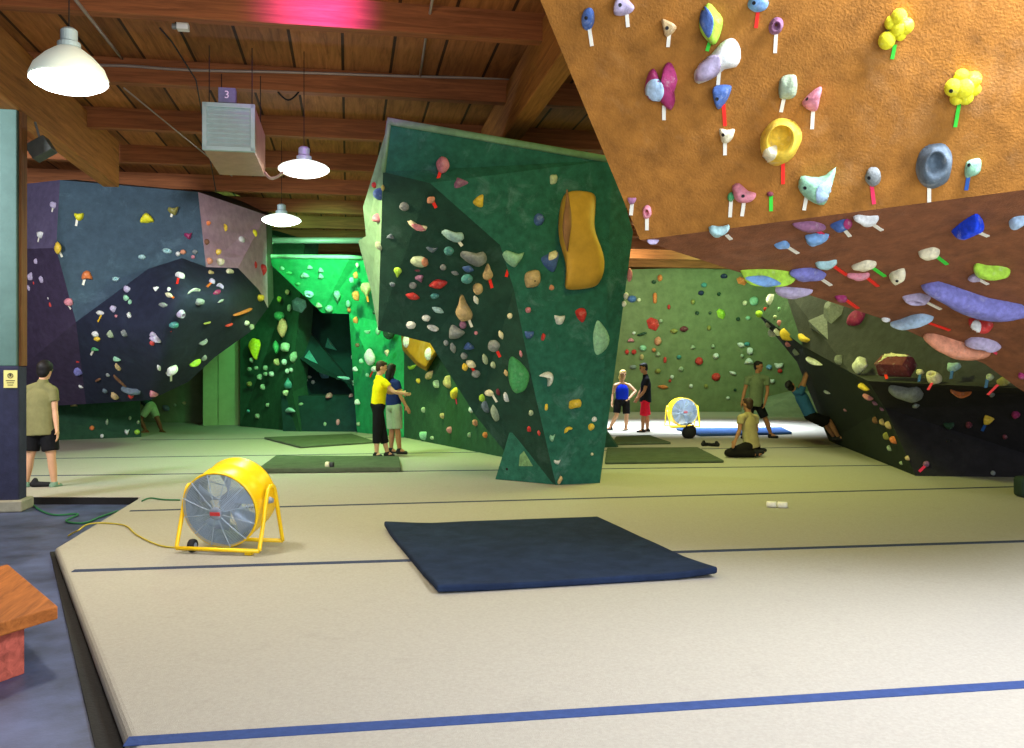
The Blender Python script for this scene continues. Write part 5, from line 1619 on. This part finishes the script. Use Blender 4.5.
for i in range(9):
    z = -h_ / 2 + .055 + i * (h_ - .11) / 8
    lv.box(ff + Vector((0, 0, z)) + ET * .012, ES * (w_ / 2 - .045), ET * .012 + Vector((0, 0, -.012)), Vector((0, 0, .022)) + ET * .006)
lv.build('louvre', M_STEELW, heater)
jb = P(227.5, 96.5, 10.25)
jo = MB().box(jb, ES * .095, ET * .06, Vector((0, 0, .085))).build('junction_box', mat('box_blue_grey', (110, 122, 140), rough=.5), heater, bevel=.006)
cu = bpy.data.curves.new('number', 'FONT')
cu.body = '3'; cu.size = .12; cu.extrude = .002; cu.align_x = 'CENTER'; cu.align_y = 'CENTER'
cu.materials.append(mat('white_print', (235, 235, 235), rough=.6, vary=.02, bump=0))
tmp = bpy.data.objects.new('number_text', cu)
COL.objects.link(tmp)
bpy.context.view_layer.update()
tme = bpy.data.meshes.new_from_object(tmp.evaluated_get(bpy.context.evaluated_depsgraph_get()))
bpy.data.objects.remove(tmp)
to = bpy.data.objects.new('printed_number', tme)
put(to, jb - ET * .063, jo)
to.rotation_euler = (math.pi / 2, 0, YAW)
for sx in (-1, 1):
    for sy in (-1, 1):
        c = hc + ES * sx * w_ * .42 + ET * sy * .5
        MB().tube([c + Vector((0, 0, h_ / 2)), Vector((c.x, c.y, 5.26))], .006, 6).build('hanger_rod', M_BLACK, heater)
gp = [hc + ES * (w_ / 2) + ET * .55 + Vector((0, 0, -h_ / 2 + .03)), P(270, 178, 11.0), P(277, 177, 10.9), P(283, 172, 10.8)]
tag(MB().tube(curve_pts(gp, 6), .018, 8).build('flexible_conduit', mat('pale_conduit', (190, 170, 150), rough=.5), smooth=True), 'pale flexible conduit curving from the unit heater to the middle lamp', 'conduit')

M_COND = mat('conduit_steel', (150, 138, 128), rough=.45, metal=.4, vary=.1)
tB = 9.85 + 2.35
def on_beam(x, t_off, z):
    """point over image column x on the plane t = tB + t_off"""
    u = (x - CX) / F
    t = tB + t_off
    # ray (u*D, D): t = -u*D*sin + D*cos
    D = t / (math.cos(YAW) - u * math.sin(YAW))
    return Vector((u * D, D, z))
cp = [on_beam(22, -.11, 5.48), on_beam(95, -.11, 5.47), on_beam(130, -.11, 5.46), on_beam(190, -.11, 5.45), on_beam(300, -.11, 5.47), on_beam(400, -.11, 5.455), on_beam(528, -.11, 5.47)]
cp = [Vector((p.x, p.y, EYE + (HY - y) / F * p.y)) for p, y in zip(cp, (61, 65, 66, 70, 72.5, 76, 79))]
co = MB().tube(curve_pts(cp, 6), .02, 8).build('ceiling_conduit', M_COND, smooth=True)
tag(co, 'long steel conduit running level along the second ceiling beam', 'conduit')
jb2 = cp[-1]
MB().box(jb2 + Vector((0, 0, -.02)), ES * .1, ET * .04, Vector((0, 0, .06))).build('end_box', M_GREYMETAL, co, bevel=.005)
tag(MB().tube([P(60, -20, 8.0), P(128, 66, 11.9)], .018, 8).build('ceiling_conduit', M_COND, smooth=True), 'slanting conduit running from top left down to the level conduit', 'conduit')
tag(MB().tube([P(434, -10, 9.0), P(427, 30, 10.4), P(420, 76, 12.0)], .016, 8).build('ceiling_conduit', M_COND, smooth=True), 'dark conduit dropping across the ceiling near the green boulder top', 'conduit')
tag(MB().tube([P(124, 88, 11.1), P(200, 150, 14.4), P(232, 176, 16.3)], .01, 6).build('guy_wire', M_COND, smooth=True), 'thin guy wire slanting behind the unit heater', 'wire')
tag(MB().tube([P(160, 28, 9.3), P(172, 42, 9.7), P(196, 80, 11.0), P(216, 192, 16.5)], .009, 6).build('guy_wire', M_BLACK, smooth=True), 'dark wire hanging down left of the unit heater', 'wire')
lp = curve_pts([P(266, 70, 11.9), P(275, 88, 11.85), P(288, 100, 11.8), P(300, 90, 11.85), P(306, 74, 11.9)], 6)
tag(MB().tube(lp, .012, 6).build('hanging_cable', M_BLACK, smooth=True), 'dark cable loop drooping from the level ceiling conduit', 'cable')
em = P(183, 27, 9.6)
eo = MB().box(em, ES * .06, ET * .05, Vector((0, 0, .035))).build('emergency_light', mat('white_plastic', (220, 222, 220), rough=.5, vary=.03), bevel=.006)
tag(eo, 'small white twin emergency lamp on the first ceiling beam', 'lamp')
MB().tube([em + ES * -.11, em + ES * -.06], .03, 10).build('lamp_head', M_GREYMETAL, eo)
# duct lit green at the back
du = MB().tube([P(250, 240.5, 21.8), P(385, 240.5, 22.5)], .075, 14)
tag(du.build('air_duct', mat('galvanised_duct', (170, 180, 170), rough=.5, metal=.3, vary=.1), smooth=True), 'pale round duct running level above the green prow', 'duct')

# high bay lamps
M_LAMPW = mat('lamp_reflector', (232, 238, 232), rough=.4, vary=.03, bump=0)
def high_bay(label, c, R, emc, strength, dome=1.0, glow=.22):
    c = Vector(c)
    z = Vector((0, 0, 1))
    root = empty('high_bay_lamp', c)
    tag(root, label, 'ceiling lamp', 'high bay lamps')
    sh = MB()
    prof = [(0, R), (.02, R * 1.01), (.10, R * .9), (.19, R * .62), (.24, R * .4), (.26, R * .3), (.25, R * .28), (.185, R * .56), (.10, R * .84), (.02, R * .95), (.005, R * .96)]
    prof = [(a * dome, r) for a, r in prof]
    sh.lathe(c, z, prof, 40, closed_ends=False)
    k = len(prof)
    for i in range(40):
        j = (i + 1) % 40
        sh.f.append(((k - 1) * 40 + i, (k - 1) * 40 + j, j, i))
    rm = mat('glowing_reflector_%d' % int(glow * 10), (225, 240, 225), rough=.4, vary=.02, bump=0, emit=glow)
    sh.build('reflector', rm, root, smooth=True)
    m = bpy.data.materials.new('lamp_lens_glow')
    m.use_nodes = True
    b = m.node_tree.nodes['Principled BSDF']
    b.inputs['Base Color'].default_value = (.9, .9, .9, 1)
    b.inputs['Emission Color'].default_value = (*emc, 1)
    b.inputs['Emission Strength'].default_value = strength
    MB().lathe(c, -z, [(-.03, R * .2), (-.005, R * .95), (.012, R * 1.0), (.035, R * .93), (.07, R * .7), (.095, R * .4), (.105, R * .05)], 40).build('lens', m, root, smooth=True)
    MB().lathe(c, z, [(.24 * dome, R * .3), (.24 * dome + .06, R * .3), (.24 * dome + .07, R * .22), (.24 * dome + .16, R * .22), (.24 * dome + .18, R * .14)], 20).build('ballast_housing', M_STEELW, root, bevel=.004)
    MB().tube([c + z * (.24 * dome + .16), Vector((c.x, c.y, 5.56))], .005, 8).build('hanger_rod', M_BLACK, root)
    return c


LAMPS = []
LAMPS.append(high_bay('nearest glowing high bay lamp with white dome at upper left', P(69, 80, 7.3), .295, (1, .98, .9), 9))
LAMPS.append(high_bay('middle glowing high bay lamp just right of the unit heater', P(304, 169, 11.2), .31, (1, .93, .82), 10, .4, 1.6))
LAMPS.append(high_bay('far glowing high bay lamp with green glow right of pink panel', P(281.5, 220, 15.6), .33, (.82, 1, .85), 10, .4, 1.6))
# ------------------------------------------------------------------ people
def skin(c, n):
    return mat('skin_' + n, c, rough=.6, vary=.08, scale=10, bump=.05)


def cloth(c, n):
    return mat('cloth_' + n, c, rough=.9, vary=.14, scale=9, bump=.25, bscale=70, spec=.1)


def hand_mesh(q, wr, el, curl, palm_n, k, hand_dir=None):
    """palm, four unequal bent fingers and a thumb leaving the palm's side"""
    d = (hand_dir or (wr - el)).normalized()
    n = (palm_n - d * palm_n.dot(d))
    n = n.normalized() if n.length > 1e-3 else d.orthogonal().normalized()
    s = d.cross(n)
    pc = wr + d * .045 * k
    q.caps(wr, .026 * k, pc, .026 * k)
    for off in (-.026, -.009, .009, .026):
        q.caps(wr + d * .02 * k + s * off * .7 * k, .017 * k, wr + d * .085 * k + s * off * k, .0135 * k)
    for i, (off, L) in enumerate(((-.028, .066), (-.0095, .078), (.0095, .074), (.028, .058))):
        b = wr + d * .088 * k + s * off * k
        a1 = curl * .5
        p1 = b + (d * math.cos(a1) + n * math.sin(a1)) * L * .45 * k
        a2 = a1 + curl
        p2 = p1 + (d * math.cos(a2) + n * math.sin(a2)) * L * .32 * k
        a3 = a2 + curl * .7
        p3 = p2 + (d * math.cos(a3) + n * math.sin(a3)) * L * .25 * k
        q.caps(b, .0098 * k, p1, .0092 * k, n=10).caps(p1, .0092 * k, p2, .0085 * k, n=10).caps(p2, .0085 * k, p3, .0078 * k, n=10)
    t0 = wr + d * .03 * k - s * .026 * k
    t1 = t0 + (d * .62 - s * .75 + n * .3).normalized() * .034 * k
    t2 = t1 + (d * .85 - s * .25 + n * .45).normalized() * .03 * k
    q.caps(t0, .0125 * k, t1, .0112 * k, n=10).caps(t1, .0112 * k, t2, .009 * k, n=10)


def person(label, D, J, face, k=1.0, skin_m=None, shirt=None, sleeve=.5, tank=False, bottoms=None, leg_to=.6, hair=None, hair_long=0, shoes=M_SHOEBLK, palm=None, hairvol=1.0, floor=None, curl=.35, chest_dir=None, bun=False, waist=0.0, build=1.0):
    """J: joints as (px, py, extra depth)"""
    j = {}
    for n_, v in J.items():
        x, y = v[0], v[1]
        dd = v[2] if len(v) > 2 else 0
        j[n_] = P(x, y, D + dd)
    for n_ in ('anL', 'anR', 'toL', 'toR'):
        pass
    face = Vector(face).normalized()
    W = build
    pm = (j['hiL'] + j['hiR']) / 2
    base = Vector((pm.x, pm.y, floor if floor is not None else 0.0))
    q = MB()
    # head
    up = (j['head'] - j['neck']).normalized()
    f = (face - up * face.dot(up)).normalized()
    sd = f.cross(up)
    B = (sd, f, up)
    hc = j['head']
    q.ball(hc + up * .02 * k, .074 * k, .092 * k, .098 * k, B, 20, 14)
    q.ball(hc - up * .045 * k + f * .022 * k, .056 * k, .066 * k, .068 * k, B, 16, 10)
    q.ball(hc + f * .092 * k - up * .012 * k, .014 * k, .02 * k, .024 * k, B)          # nose
    q.ball(hc + f * .082 * k - up * .055 * k, .024 * k, .012 * k, .012 * k, B)         # mouth
    q.ball(hc + f * .07 * k - up * .092 * k, .026 * k, .02 * k, .02 * k, B)            # chin
    q.ball(hc + f * .08 * k + up * .028 * k, .05 * k, .014 * k, .012 * k, B)           # brow
    for s in (-1, 1):
        q.ball(hc + sd * s * .076 * k - f * .005 * k, .012 * k, .024 * k, .033 * k, B)   # ear
    q.caps(hc - up * .06 * k - f * .012 * k, .052 * k, j['neck'], .056 * k)
    # trunk
    ch = (j['shL'] + j['shR']) / 2
    hp = (j['hiL'] + j['hiR']) / 2
    spine = (ch - hp).normalized()
    ax = (j['shR'] - j['shL'])
    ax = ax.normalized() if ax.length > .12 else sd
    cd = Vector(chest_dir).normalized() if chest_dir else ax.cross(spine)
    cd = (cd - spine * cd.dot(spine)).normalized()
    ax = cd.cross(spine)
    if ax.dot(j['shR'] - j['shL']) < 0:
        ax = -ax
    TB = (ax, cd, spine)

    def trunk(q, g, lo=0.0, straps=True):
        L = (ch - hp).length
        if straps:
            q.caps(j['neck'], .056 * k + g, ch + spine * .0, .07 * k + g)
            for s in ('shL', 'shR'):
                q.caps(j['neck'] - spine * .03 * k, .05 * k + g, j[s], .052 * k + g)
        q.ball(ch - spine * L * .30, .158 * W * k + g, .108 * W * k + g, L * .42 + g, TB, 22, 14)
        q.ball(ch - spine * L * .62, .138 * W * k + g, .1 * W * k + g, L * .36 + g, TB, 22, 14)
        if lo < .5:
            q.ball(hp + spine * .03 * k, .155 * W * k + g, .112 * W * k + g, .12 * k + g, TB, 22, 14)
    trunk(q, 0)
    for s in 'LR':
        sh, el, wr = j['sh' + s], j['el' + s], j['wr' + s]
        q.caps(sh, .052 * k, sh.lerp(el, .4), .047 * k).caps(sh.lerp(el, .4), .047 * k, el, .037 * k)
        q.caps(el, .037 * k, el.lerp(wr, .3), .039 * k).caps(el.lerp(wr, .3), .039 * k, wr, .026 * k)
        pn = Vector(palm[s]) if palm and s in palm else (ch - wr)
        hd = None
        if ('ha' + s) in j:
            hd = j['ha' + s] - wr
        hand_mesh(q, wr, el, curl, pn, k, hd)
        hi, kn, an, to = j['hi' + s], j['kn' + s], j['an' + s], j['to' + s]
        q.caps(hi, .086 * W * k, hi.lerp(kn, .5), .073 * W * k).caps(hi.lerp(kn, .5), .073 * W * k, kn, .054 * k)
        q.caps(kn, .054 * k, kn.lerp(an, .33), .056 * k).caps(kn.lerp(an, .33), .056 * k, an, .036 * k)
        q.caps(an, .038 * k, an.lerp(to, .3) - Vector((0, 0, .01)), .04 * k).caps(an.lerp(to, .2), .038 * k, to, .028 * k)
    zs = min(v.z for v in q.v)
    body = q.build('person', skin_m, origin=base, remesh=.0105)
    tag(body, label, 'person', None)
    # clothing
    if shirt is not None:
        s_ = MB()
        if tank:
            trunk(s_, .012, lo=1, straps=False)
            for s in ('shL', 'shR'):
                s_.caps(j[s].lerp(j['neck'], .45) - spine * .02, .03 * k, ch.lerp(j[s], .4) - spine * .14, .04 * k)
        else:
            trunk(s_, .016, lo=1)
            for s in 'LR':
                sh, el = j['sh' + s], j['el' + s]
                e = sh.lerp(el, sleeve)
                s_.caps(sh, .07 * k, e, .066 * k, e1=False)
        L = (ch - hp).length
        s_.ellcyl(ch - spine * L * .35, hp + spine * (.03 - waist) * k, .158 * W * k + .012, .108 * W * k + .012, TB, (.186 if waist > .02 else .162) * W * k, (.146 if waist > .02 else .12) * W * k)
        s_.build('shirt', shirt, body, remesh=.012)
    if bottoms is not None:
        s_ = MB()
        s_.ball(hp + spine * .025 * k, .170 * W * k, .128 * W * k, .115 * k, TB, 22, 14)
        for s in 'LR':
            hi, kn, an = j['hi' + s], j['kn' + s], j['an' + s]
            s_.ball(hi, .1 * W * k)
            if leg_to <= 1:
                e = hi.lerp(kn, leg_to)
                s_.caps(hi, .104 * W * k, e, .096 * W * k, e1=False)
            else:
                s_.caps(hi, .1 * W * k, kn, .078 * W * k)
                e = kn.lerp(an, leg_to - 1)
                s_.caps(kn, .078 * W * k, e, .07 * W * k, e1=False)
        s_.build('shorts' if leg_to <= 1 else 'trousers', bottoms, body, remesh=.012)
    if hair is not None:
        s_ = MB()
        hv = k * hairvol
        s_.ball(hc + up * .04 * k - f * .022 * hv, .084 * hv, .094 * hv, .088 * hv, B, 20, 12)
        s_.ball(hc - f * .045 * k - up * .005 * k, .076 * hv, .062 * hv, .09 * hv, B, 18, 12)
        s_.ball(hc + up * .085 * k + f * .035 * k, .062 * k, .055 * k, .03 * k, B, 16, 10)
        if hair_long:
            s_.caps(hc - f * .055 * k, .075 * k, hc - f * .085 * k - up * hair_long * k, .05 * k)
            for s in (-1, 1):
                s_.caps(hc + sd * s * .066 * k - f * .02 * k + up * .03 * k, .03 * k, hc + sd * s * .07 * k - f * .05 * k - up * hair_long * .8 * k, .026 * k)
        if bun:
            s_.ball(hc - f * .1 * k + up * .05 * k, .05 * k)
        s_.build('hair', hair, body, remesh=.012)
    for s in (-1, 1):
        e = MB().ball(hc + f * .083 * k + sd * s * .031 * k + up * .006 * k, .0125 * k, .01 * k, .009 * k, B, 12, 8)
        e.build('eye', M_BLACK, body, smooth=True)
    if shoes is not None:
        for s in 'LR':
            an, to = j['an' + s], j['to' + s]
            d = (to - an); d.z *= .3
            hl = an - d.normalized() * .03 * k
            zf = min(to.z, an.z - .05) if True else to.z
            s_ = MB().caps(Vector((hl.x, hl.y, to.z + .014)), .046 * k, to + Vector((0, 0, .005)), .036 * k).caps(an - Vector((0, 0, .0)), .047 * k, Vector((hl.x, hl.y, to.z + .02)), .046 * k)
            s_.build('shoe', shoes, body, remesh=.01)
    return body


SK1, SK2, SK3 = skin((206, 158, 124), 'fair'), skin((168, 116, 84), 'tan'), skin((120, 78, 54), 'deep')
HB, HBR, HBL = mat('hair_black', (20, 18, 18), rough=.6, vary=.4, scale=30), mat('hair_brown', (58, 38, 26), rough=.6, vary=.4, scale=30), mat('hair_blonde', (226, 196, 118), rough=.6, vary=.25, scale=30)

# man with his back to us by the post
person('person seen from behind by the post in olive t-shirt and black shorts', 12.25, dict(
    head=(45.5, 370.5, 0), neck=(43, 382.5, -.02), shL=(25, 391, 0), shR=(53, 391, 0), elL=(21.5, 410, -.02), elR=(55, 411, -.02), wrL=(20, 429, -.1), wrR=(57, 430, -.08),
    hiL=(33, 432, 0), hiR=(48.5, 432, 0), knL=(30, 458, -.02), knR=(51.5, 458, -.02), anL=(26, 483, .03), anR=(54.5, 483.5, .03), toL=(24, 486.5, .12), toR=(60, 486, .12)),
    (.25, 1, -.05), k=1.02, skin_m=SK1, shirt=cloth((122, 120, 80), 'olive'), sleeve=.52, bottoms=cloth((26, 26, 28), 'black'), leg_to=.72, hair=HB, shoes=mat('grey_green_shoe', (110, 140, 118), rough=.7), chest_dir=(.1, 1, 0), waist=.07, build=1.14, hairvol=1.16)
# yellow shirt
person('person in bright yellow t-shirt and black capri trousers with arm reaching right', 16.4, dict(
    head=(381.5, 367.5, 0), neck=(379, 377.5, 0), shL=(377, 382, .14), shR=(384, 382, -.14), elL=(389, 392.5, .16), elR=(394, 392, -.18), wrL=(398, 392.5, .12), wrR=(403, 393.5, -.12),
    hiL=(377, 407, .09), hiR=(378.5, 407, -.09), knL=(382, 431, .1), knR=(377, 431, -.1), anL=(387.5, 453, .12), anR=(376.5, 453.5, -.1), toL=(393, 456, .12), toR=(381, 456.5, -.14)),
    (1, .25, .05), skin_m=SK1, shirt=cloth((232, 214, 20), 'yellow'), sleeve=.48, bottoms=cloth((22, 22, 24), 'black'), leg_to=1.55, hair=HBR, chest_dir=(1, .1, -.1), waist=.02, floor=0, build=1.1)
# person beside
person('person with long black hair in navy shirt and pale grey shorts', 17.0, dict(
    head=(391.5, 370, 0), neck=(390.5, 379, 0), shL=(387, 383, .12), shR=(397, 383.5, -.12), elL=(389, 394, .2), elR=(401, 397, -.16), wrL=(395, 398, .24), wrR=(406, 406, -.2),
    hiL=(391, 408, .06), hiR=(397, 408, -.06), knL=(392, 430, .06), knR=(397.5, 430, -.08), anL=(391, 449, .06), anR=(399.5, 449.5, -.08), toL=(397, 453, .06), toR=(406, 453, -.1)),
    (.5, 1, -.1), skin_m=SK2, shirt=cloth((34, 44, 100), 'navy'), sleeve=.45, bottoms=cloth((150, 160, 138), 'pale_grey'), leg_to=.95, hair=HB, hair_long=.17, chest_dir=(.6, .8, 0), floor=0)
# blonde
person('person with long blonde hair in bright blue tank top and black shorts', 23.5, dict(
    head=(623, 374.5, 0), neck=(622, 382, 0), shL=(615.5, 385.5, 0), shR=(629, 385.5, 0), elL=(612.5, 394, .05), elR=(635.5, 391.5, -.05), wrL=(612, 402, -.05), wrR=(630, 397.5, -.14),
    hiL=(618, 401.5, 0), hiR=(626, 401.5, 0), knL=(616.5, 415, -.05), knR=(626.5, 416, -.05), anL=(610.5, 427, .03), anR=(626, 428.5, 0), toL=(606, 430, -.1), toR=(624, 431.3, -.2)),
    (.35, -1, -.05), skin_m=SK1, shirt=cloth((20, 52, 220), 'bright_blue'), tank=True, bottoms=cloth((24, 22, 24), 'black'), leg_to=.85, hair=HBL, hair_long=.15, chest_dir=(.1, -1, 0), floor=0)
# red shorts
person('person in black t-shirt and red shorts standing beside the blonde person', 22.8, dict(
    head=(643.5, 368, 0), neck=(645.5, 376, 0), shL=(645, 380, .15), shR=(647, 380, -.15), elL=(641, 390.5, .16), elR=(644.5, 391, -.2), wrL=(637.5, 397.5, .1), wrR=(638.5, 398, -.14),
    hiL=(645, 402, .09), hiR=(645.5, 402, -.09), knL=(647, 416, .1), knR=(643.5, 416.5, -.1), anL=(647.5, 429.5, .1), anR=(642.5, 430, -.12), toL=(643.5, 431.3, .1), toR=(638, 432, -.14)),
    (-1, -.15, -.05), k=1.05, skin_m=SK2, shirt=cloth((26, 26, 34), 'black_tee'), sleeve=.55, bottoms=cloth((214, 32, 58), 'red'), leg_to=.95, hair=HB, chest_dir=(-1, -.1, 0), waist=.03, floor=0)
# standing spotter
person('standing person in grey green t-shirt and black shorts facing the climber', 20.8, dict(
    head=(758.5, 366.5, 0), neck=(757.5, 375, .02), shL=(748, 379, .02), shR=(767, 379, 0), elL=(744.5, 391, 0), elR=(767.5, 392, -.02), wrL=(742, 402, -.08), wrR=(765, 402.5, -.12),
    hiL=(750.5, 406, 0), hiR=(759, 406, 0), knL=(747, 421, -.05), knR=(766, 420, -.05), anL=(745.5, 434.5, .05), anR=(771, 434.5, .02), toL=(742, 437.5, -.12), toR=(777, 437.3, -.08)),
    (.85, -.6, -.2), k=1.04, skin_m=SK2, shirt=cloth((112, 128, 98), 'grey_green'), sleeve=.5, bottoms=cloth((26, 27, 32), 'black_shorts'), leg_to=.8, hair=HB, chest_dir=(.35, -1, 0), waist=.04, floor=0)
# kneeling
person('kneeling person in beige t-shirt and dark trousers on the padding at right', 16.4, dict(
    head=(747.5, 404.5, .0), neck=(748, 414, .0), shL=(741, 418, -.16), shR=(755, 418, .12), elL=(739.5, 430.5, -.2), elR=(756.5, 430, .12), wrL=(735.5, 440, -.24), wrR=(749, 440, .1),
    hiL=(748, 446.5, -.1), hiR=(755, 446, .1), knL=(728.5, 453, -.16), knR=(733, 452, .14), anL=(757, 454, -.14), anR=(760.5, 453, .1), toL=(762.5, 452.5, -.14), toR=(765, 450.5, .1)),
    (-.7, .8, -.1), skin_m=SK2, shirt=cloth((176, 160, 118), 'beige'), sleeve=.48, bottoms=cloth((30, 28, 26), 'dark_brown'), leg_to=1.9, hair=HBR, chest_dir=(-.75, .65, 0), waist=.05, floor=0)
# climber on the black wall
person('climber in blue t-shirt hanging by the arms from the black wall at right', 18.4, dict(
    head=(790.5, 386, 0), neck=(795.5, 391.5, 0), shL=(797.5, 393, .15), shR=(801, 392, -.14), elL=(803.5, 381, .12), elR=(806, 377.5, -.16), wrL=(807, 369.5, .06), wrR=(810, 366, -.14),
    hiL=(810, 416, .1), hiR=(812, 416.5, -.08), knL=(826, 424, .2), knR=(829.5, 421.5, -.05), anL=(834, 437, .25), anR=(838.5, 437, .05), toL=(842, 440, .2), toR=(846.5, 439.8, 0)),
    (-.5, .3, .9), skin_m=SK2, shirt=cloth((50, 96, 140), 'steel_blue'), sleeve=.4, bottoms=cloth((20, 20, 22), 'black_pants'), leg_to=.9, hair=HB, bun=True, curl=.75, palm={'L': (1, 0, -.2), 'R': (1, 0, -.2)}, chest_dir=(.9, .1, .5))
# half hidden under the bulge
person('crouching person in pale green shorts half hidden under the dark bulge', 22.6, dict(
    head=(138, 384, .3), neck=(140, 391, .2), shL=(136, 395, .0), shR=(145, 394, .35), elL=(132, 404, -.05), elR=(140, 405, .4), wrL=(134, 412, -.1), wrR=(134, 413, .35),
    hiL=(149, 407, .0), hiR=(152, 406, .2), knL=(140, 419, -.08), knR=(158, 420.5, .12), anL=(146, 431, .0), anR=(161.5, 430.5, .2), toL=(140, 433, -.1), toR=(165, 433, .05)),
    (-1, -.2, .1), skin_m=SK3, shirt=cloth((40, 70, 60), 'dark_teal'), sleeve=.5, bottoms=cloth((158, 186, 140), 'pale_green'), leg_to=.75, hair=HB, shoes=mat('brown_shoe', (120, 66, 38), rough=.7), chest_dir=(-.9, 0, -.3), floor=0)

# ------------------------------------------------------------------ light and camera
def area(name, loc, tgt, size, energy, col, sy=None, spread=None):
    l = bpy.data.lights.new(name, 'AREA')
    l.energy = energy; l.color = col; l.size = size
    if sy:
        l.shape = 'RECTANGLE'; l.size_y = sy
    if spread:
        l.spread = math.radians(spread)
    o = bpy.data.objects.new(name, l)
    COL.objects.link(o)
    o.location = loc
    o.rotation_euler = (Vector(tgt) - Vector(loc)).to_track_quat('-Z', 'Y').to_euler()
    return o


def point(name, loc, energy, col, r=.25):
    l = bpy.data.lights.new(name, 'POINT')
    l.energy = energy; l.color = col; l.shadow_soft_size = r
    o = bpy.data.objects.new(name, l)
    COL.objects.link(o); o.location = loc
    return o


w = bpy.data.worlds.new('daylight')
scene.world = w
w.use_nodes = True
bg = w.node_tree.nodes['Background']
bg.inputs['Color'].default_value = (.80, .88, 1.0, 1)
bg.inputs['Strength'].default_value = .55
area('roller_door_daylight', (3.5, -1.3, 2.6), (3.5, 9, .9), 9, 570, (.83, .9, 1), 3.4)
area('added_floor_light', H(4.0, 3.4, 4.9), H(3.6, 3.4, 0), 1.4, 560, (.88, .91, 1))  # added light brightening the near padding; no lamp hangs here
for c, e, col in zip(LAMPS, (120, 100, 170), ((1, .95, .78), (1, .88, .5), (.42, 1, .4))):
    area('bay_lamp_glow', c - Vector((0, 0, .13)), c - Vector((0, 0, 3)), .5, e, col)
area('added_light', H(3.0, 8.6, 4.8), H(3.0, 9.5, 0), .8, 60, (1, .92, .2))  # added light tinting the nearer floor yellow, no fixture
area('added_light', H(5.2, 12.5, 4.8), H(5.0, 13.5, 0), .8, 200, (.9, 1, .24))  # added yellow-green light over the middle floor, no fixture
area('added_light', H(0.8, 18.5, 4.8), H(0.2, 19.0, 0), .8, 150, (.55, 1, .25), None, 120)  # added light giving the back floor its green cast
point('added_light', H(-2.0, 22.0, 3.9), 440, (.3, 1, .38))  # added green light, without fixture, for the back green wall
point('added_light', H(-.8, 6.8, 3.7), 130, (1, .8, .55))  # added warm light lifting the ceiling timber, nothing hangs here
area('added_light', H(-6.8, 9.0, 4.3), H(-5.0, 17.5, 2.8), 1.2, 330, (.9, .93, 1), None, 120)  # added light aimed at the left climbing wall, no fixture
area('added_light', H(-7.0, 12.0, 4.6), H(-7.0, 12.5, 0), .8, 140, (1, .66, .36))  # added orange light warming the floor near the post
area('added_light', H(7.5, 16.5, 4.8), H(7.5, 17.0, 0), .8, 120, (.95, 1, .5))  # added fixtureless light over the padding at right
area('skylight', H(9.0, 23.5, 5.2), H(9.0, 23.5, 0), 5.5, 760, (.78, .9, 1), 3.0, 60)
area('added_light', H(12.5, 27.0, 4.9), H(14.0, 34, 3.2), 1.0, 170, (.5, 1, .45))  # added greenish light aimed at the far olive wall
area('added_light', H(8.5, 27.0, 4.9), H(9.0, 34, 2.6), 1.2, 170, (.95, 1, .66))  # another added light washing the far olive wall
point('bay_lamp_glow', P(281.5, 230, 15.6), 130, (1, .9, 1), .15)
area('added_green_light', P(338, 228, 18.6), P(330, 290, 22), .4, 85, (.25, 1, .42), None, 75)  # added green light on the prow, without a lamp of its own
sl = bpy.data.lights.new('added_magenta_spot', 'SPOT')  # added magenta light colouring the first beam; no lamp is there
sl.energy = 170; sl.color = (.75, .08, 1); sl.spot_size = math.radians(95); sl.spot_blend = .9; sl.shadow_soft_size = .06
so = bpy.data.objects.new('added_magenta_spot', sl)
COL.objects.link(so)
so.location = P(322, -14, 8.85)
so.rotation_euler = (P(318, 12, 9.6) - so.location).to_track_quat('-Z', 'Y').to_euler()

cam = bpy.data.cameras.new('camera')
cam.sensor_fit = 'HORIZONTAL'
cam.sensor_width = 36.0
cam.lens = F / 1024.0 * 36.0
cam.shift_y = (HY - 374.0) / 1024.0
cam.clip_end = 200
co_ = bpy.data.objects.new('camera', cam)
COL.objects.link(co_)
co_.location = (0, 0, EYE)
co_.rotation_euler = (math.pi / 2, 0, 0)
scene.camera = co_
scene.view_settings.view_transform = 'Standard'
scene.view_settings.look = 'None'
scene.view_settings.exposure = 0.0
scene.view_settings.gamma = 1.0
scene.view_settings.use_curve_mapping = False
try:
    scene.cycles.use_denoising = True
    scene.cycles.max_bounces = 6
    scene.cycles.sample_clamp_indirect = 6.0
except Exception:
    pass
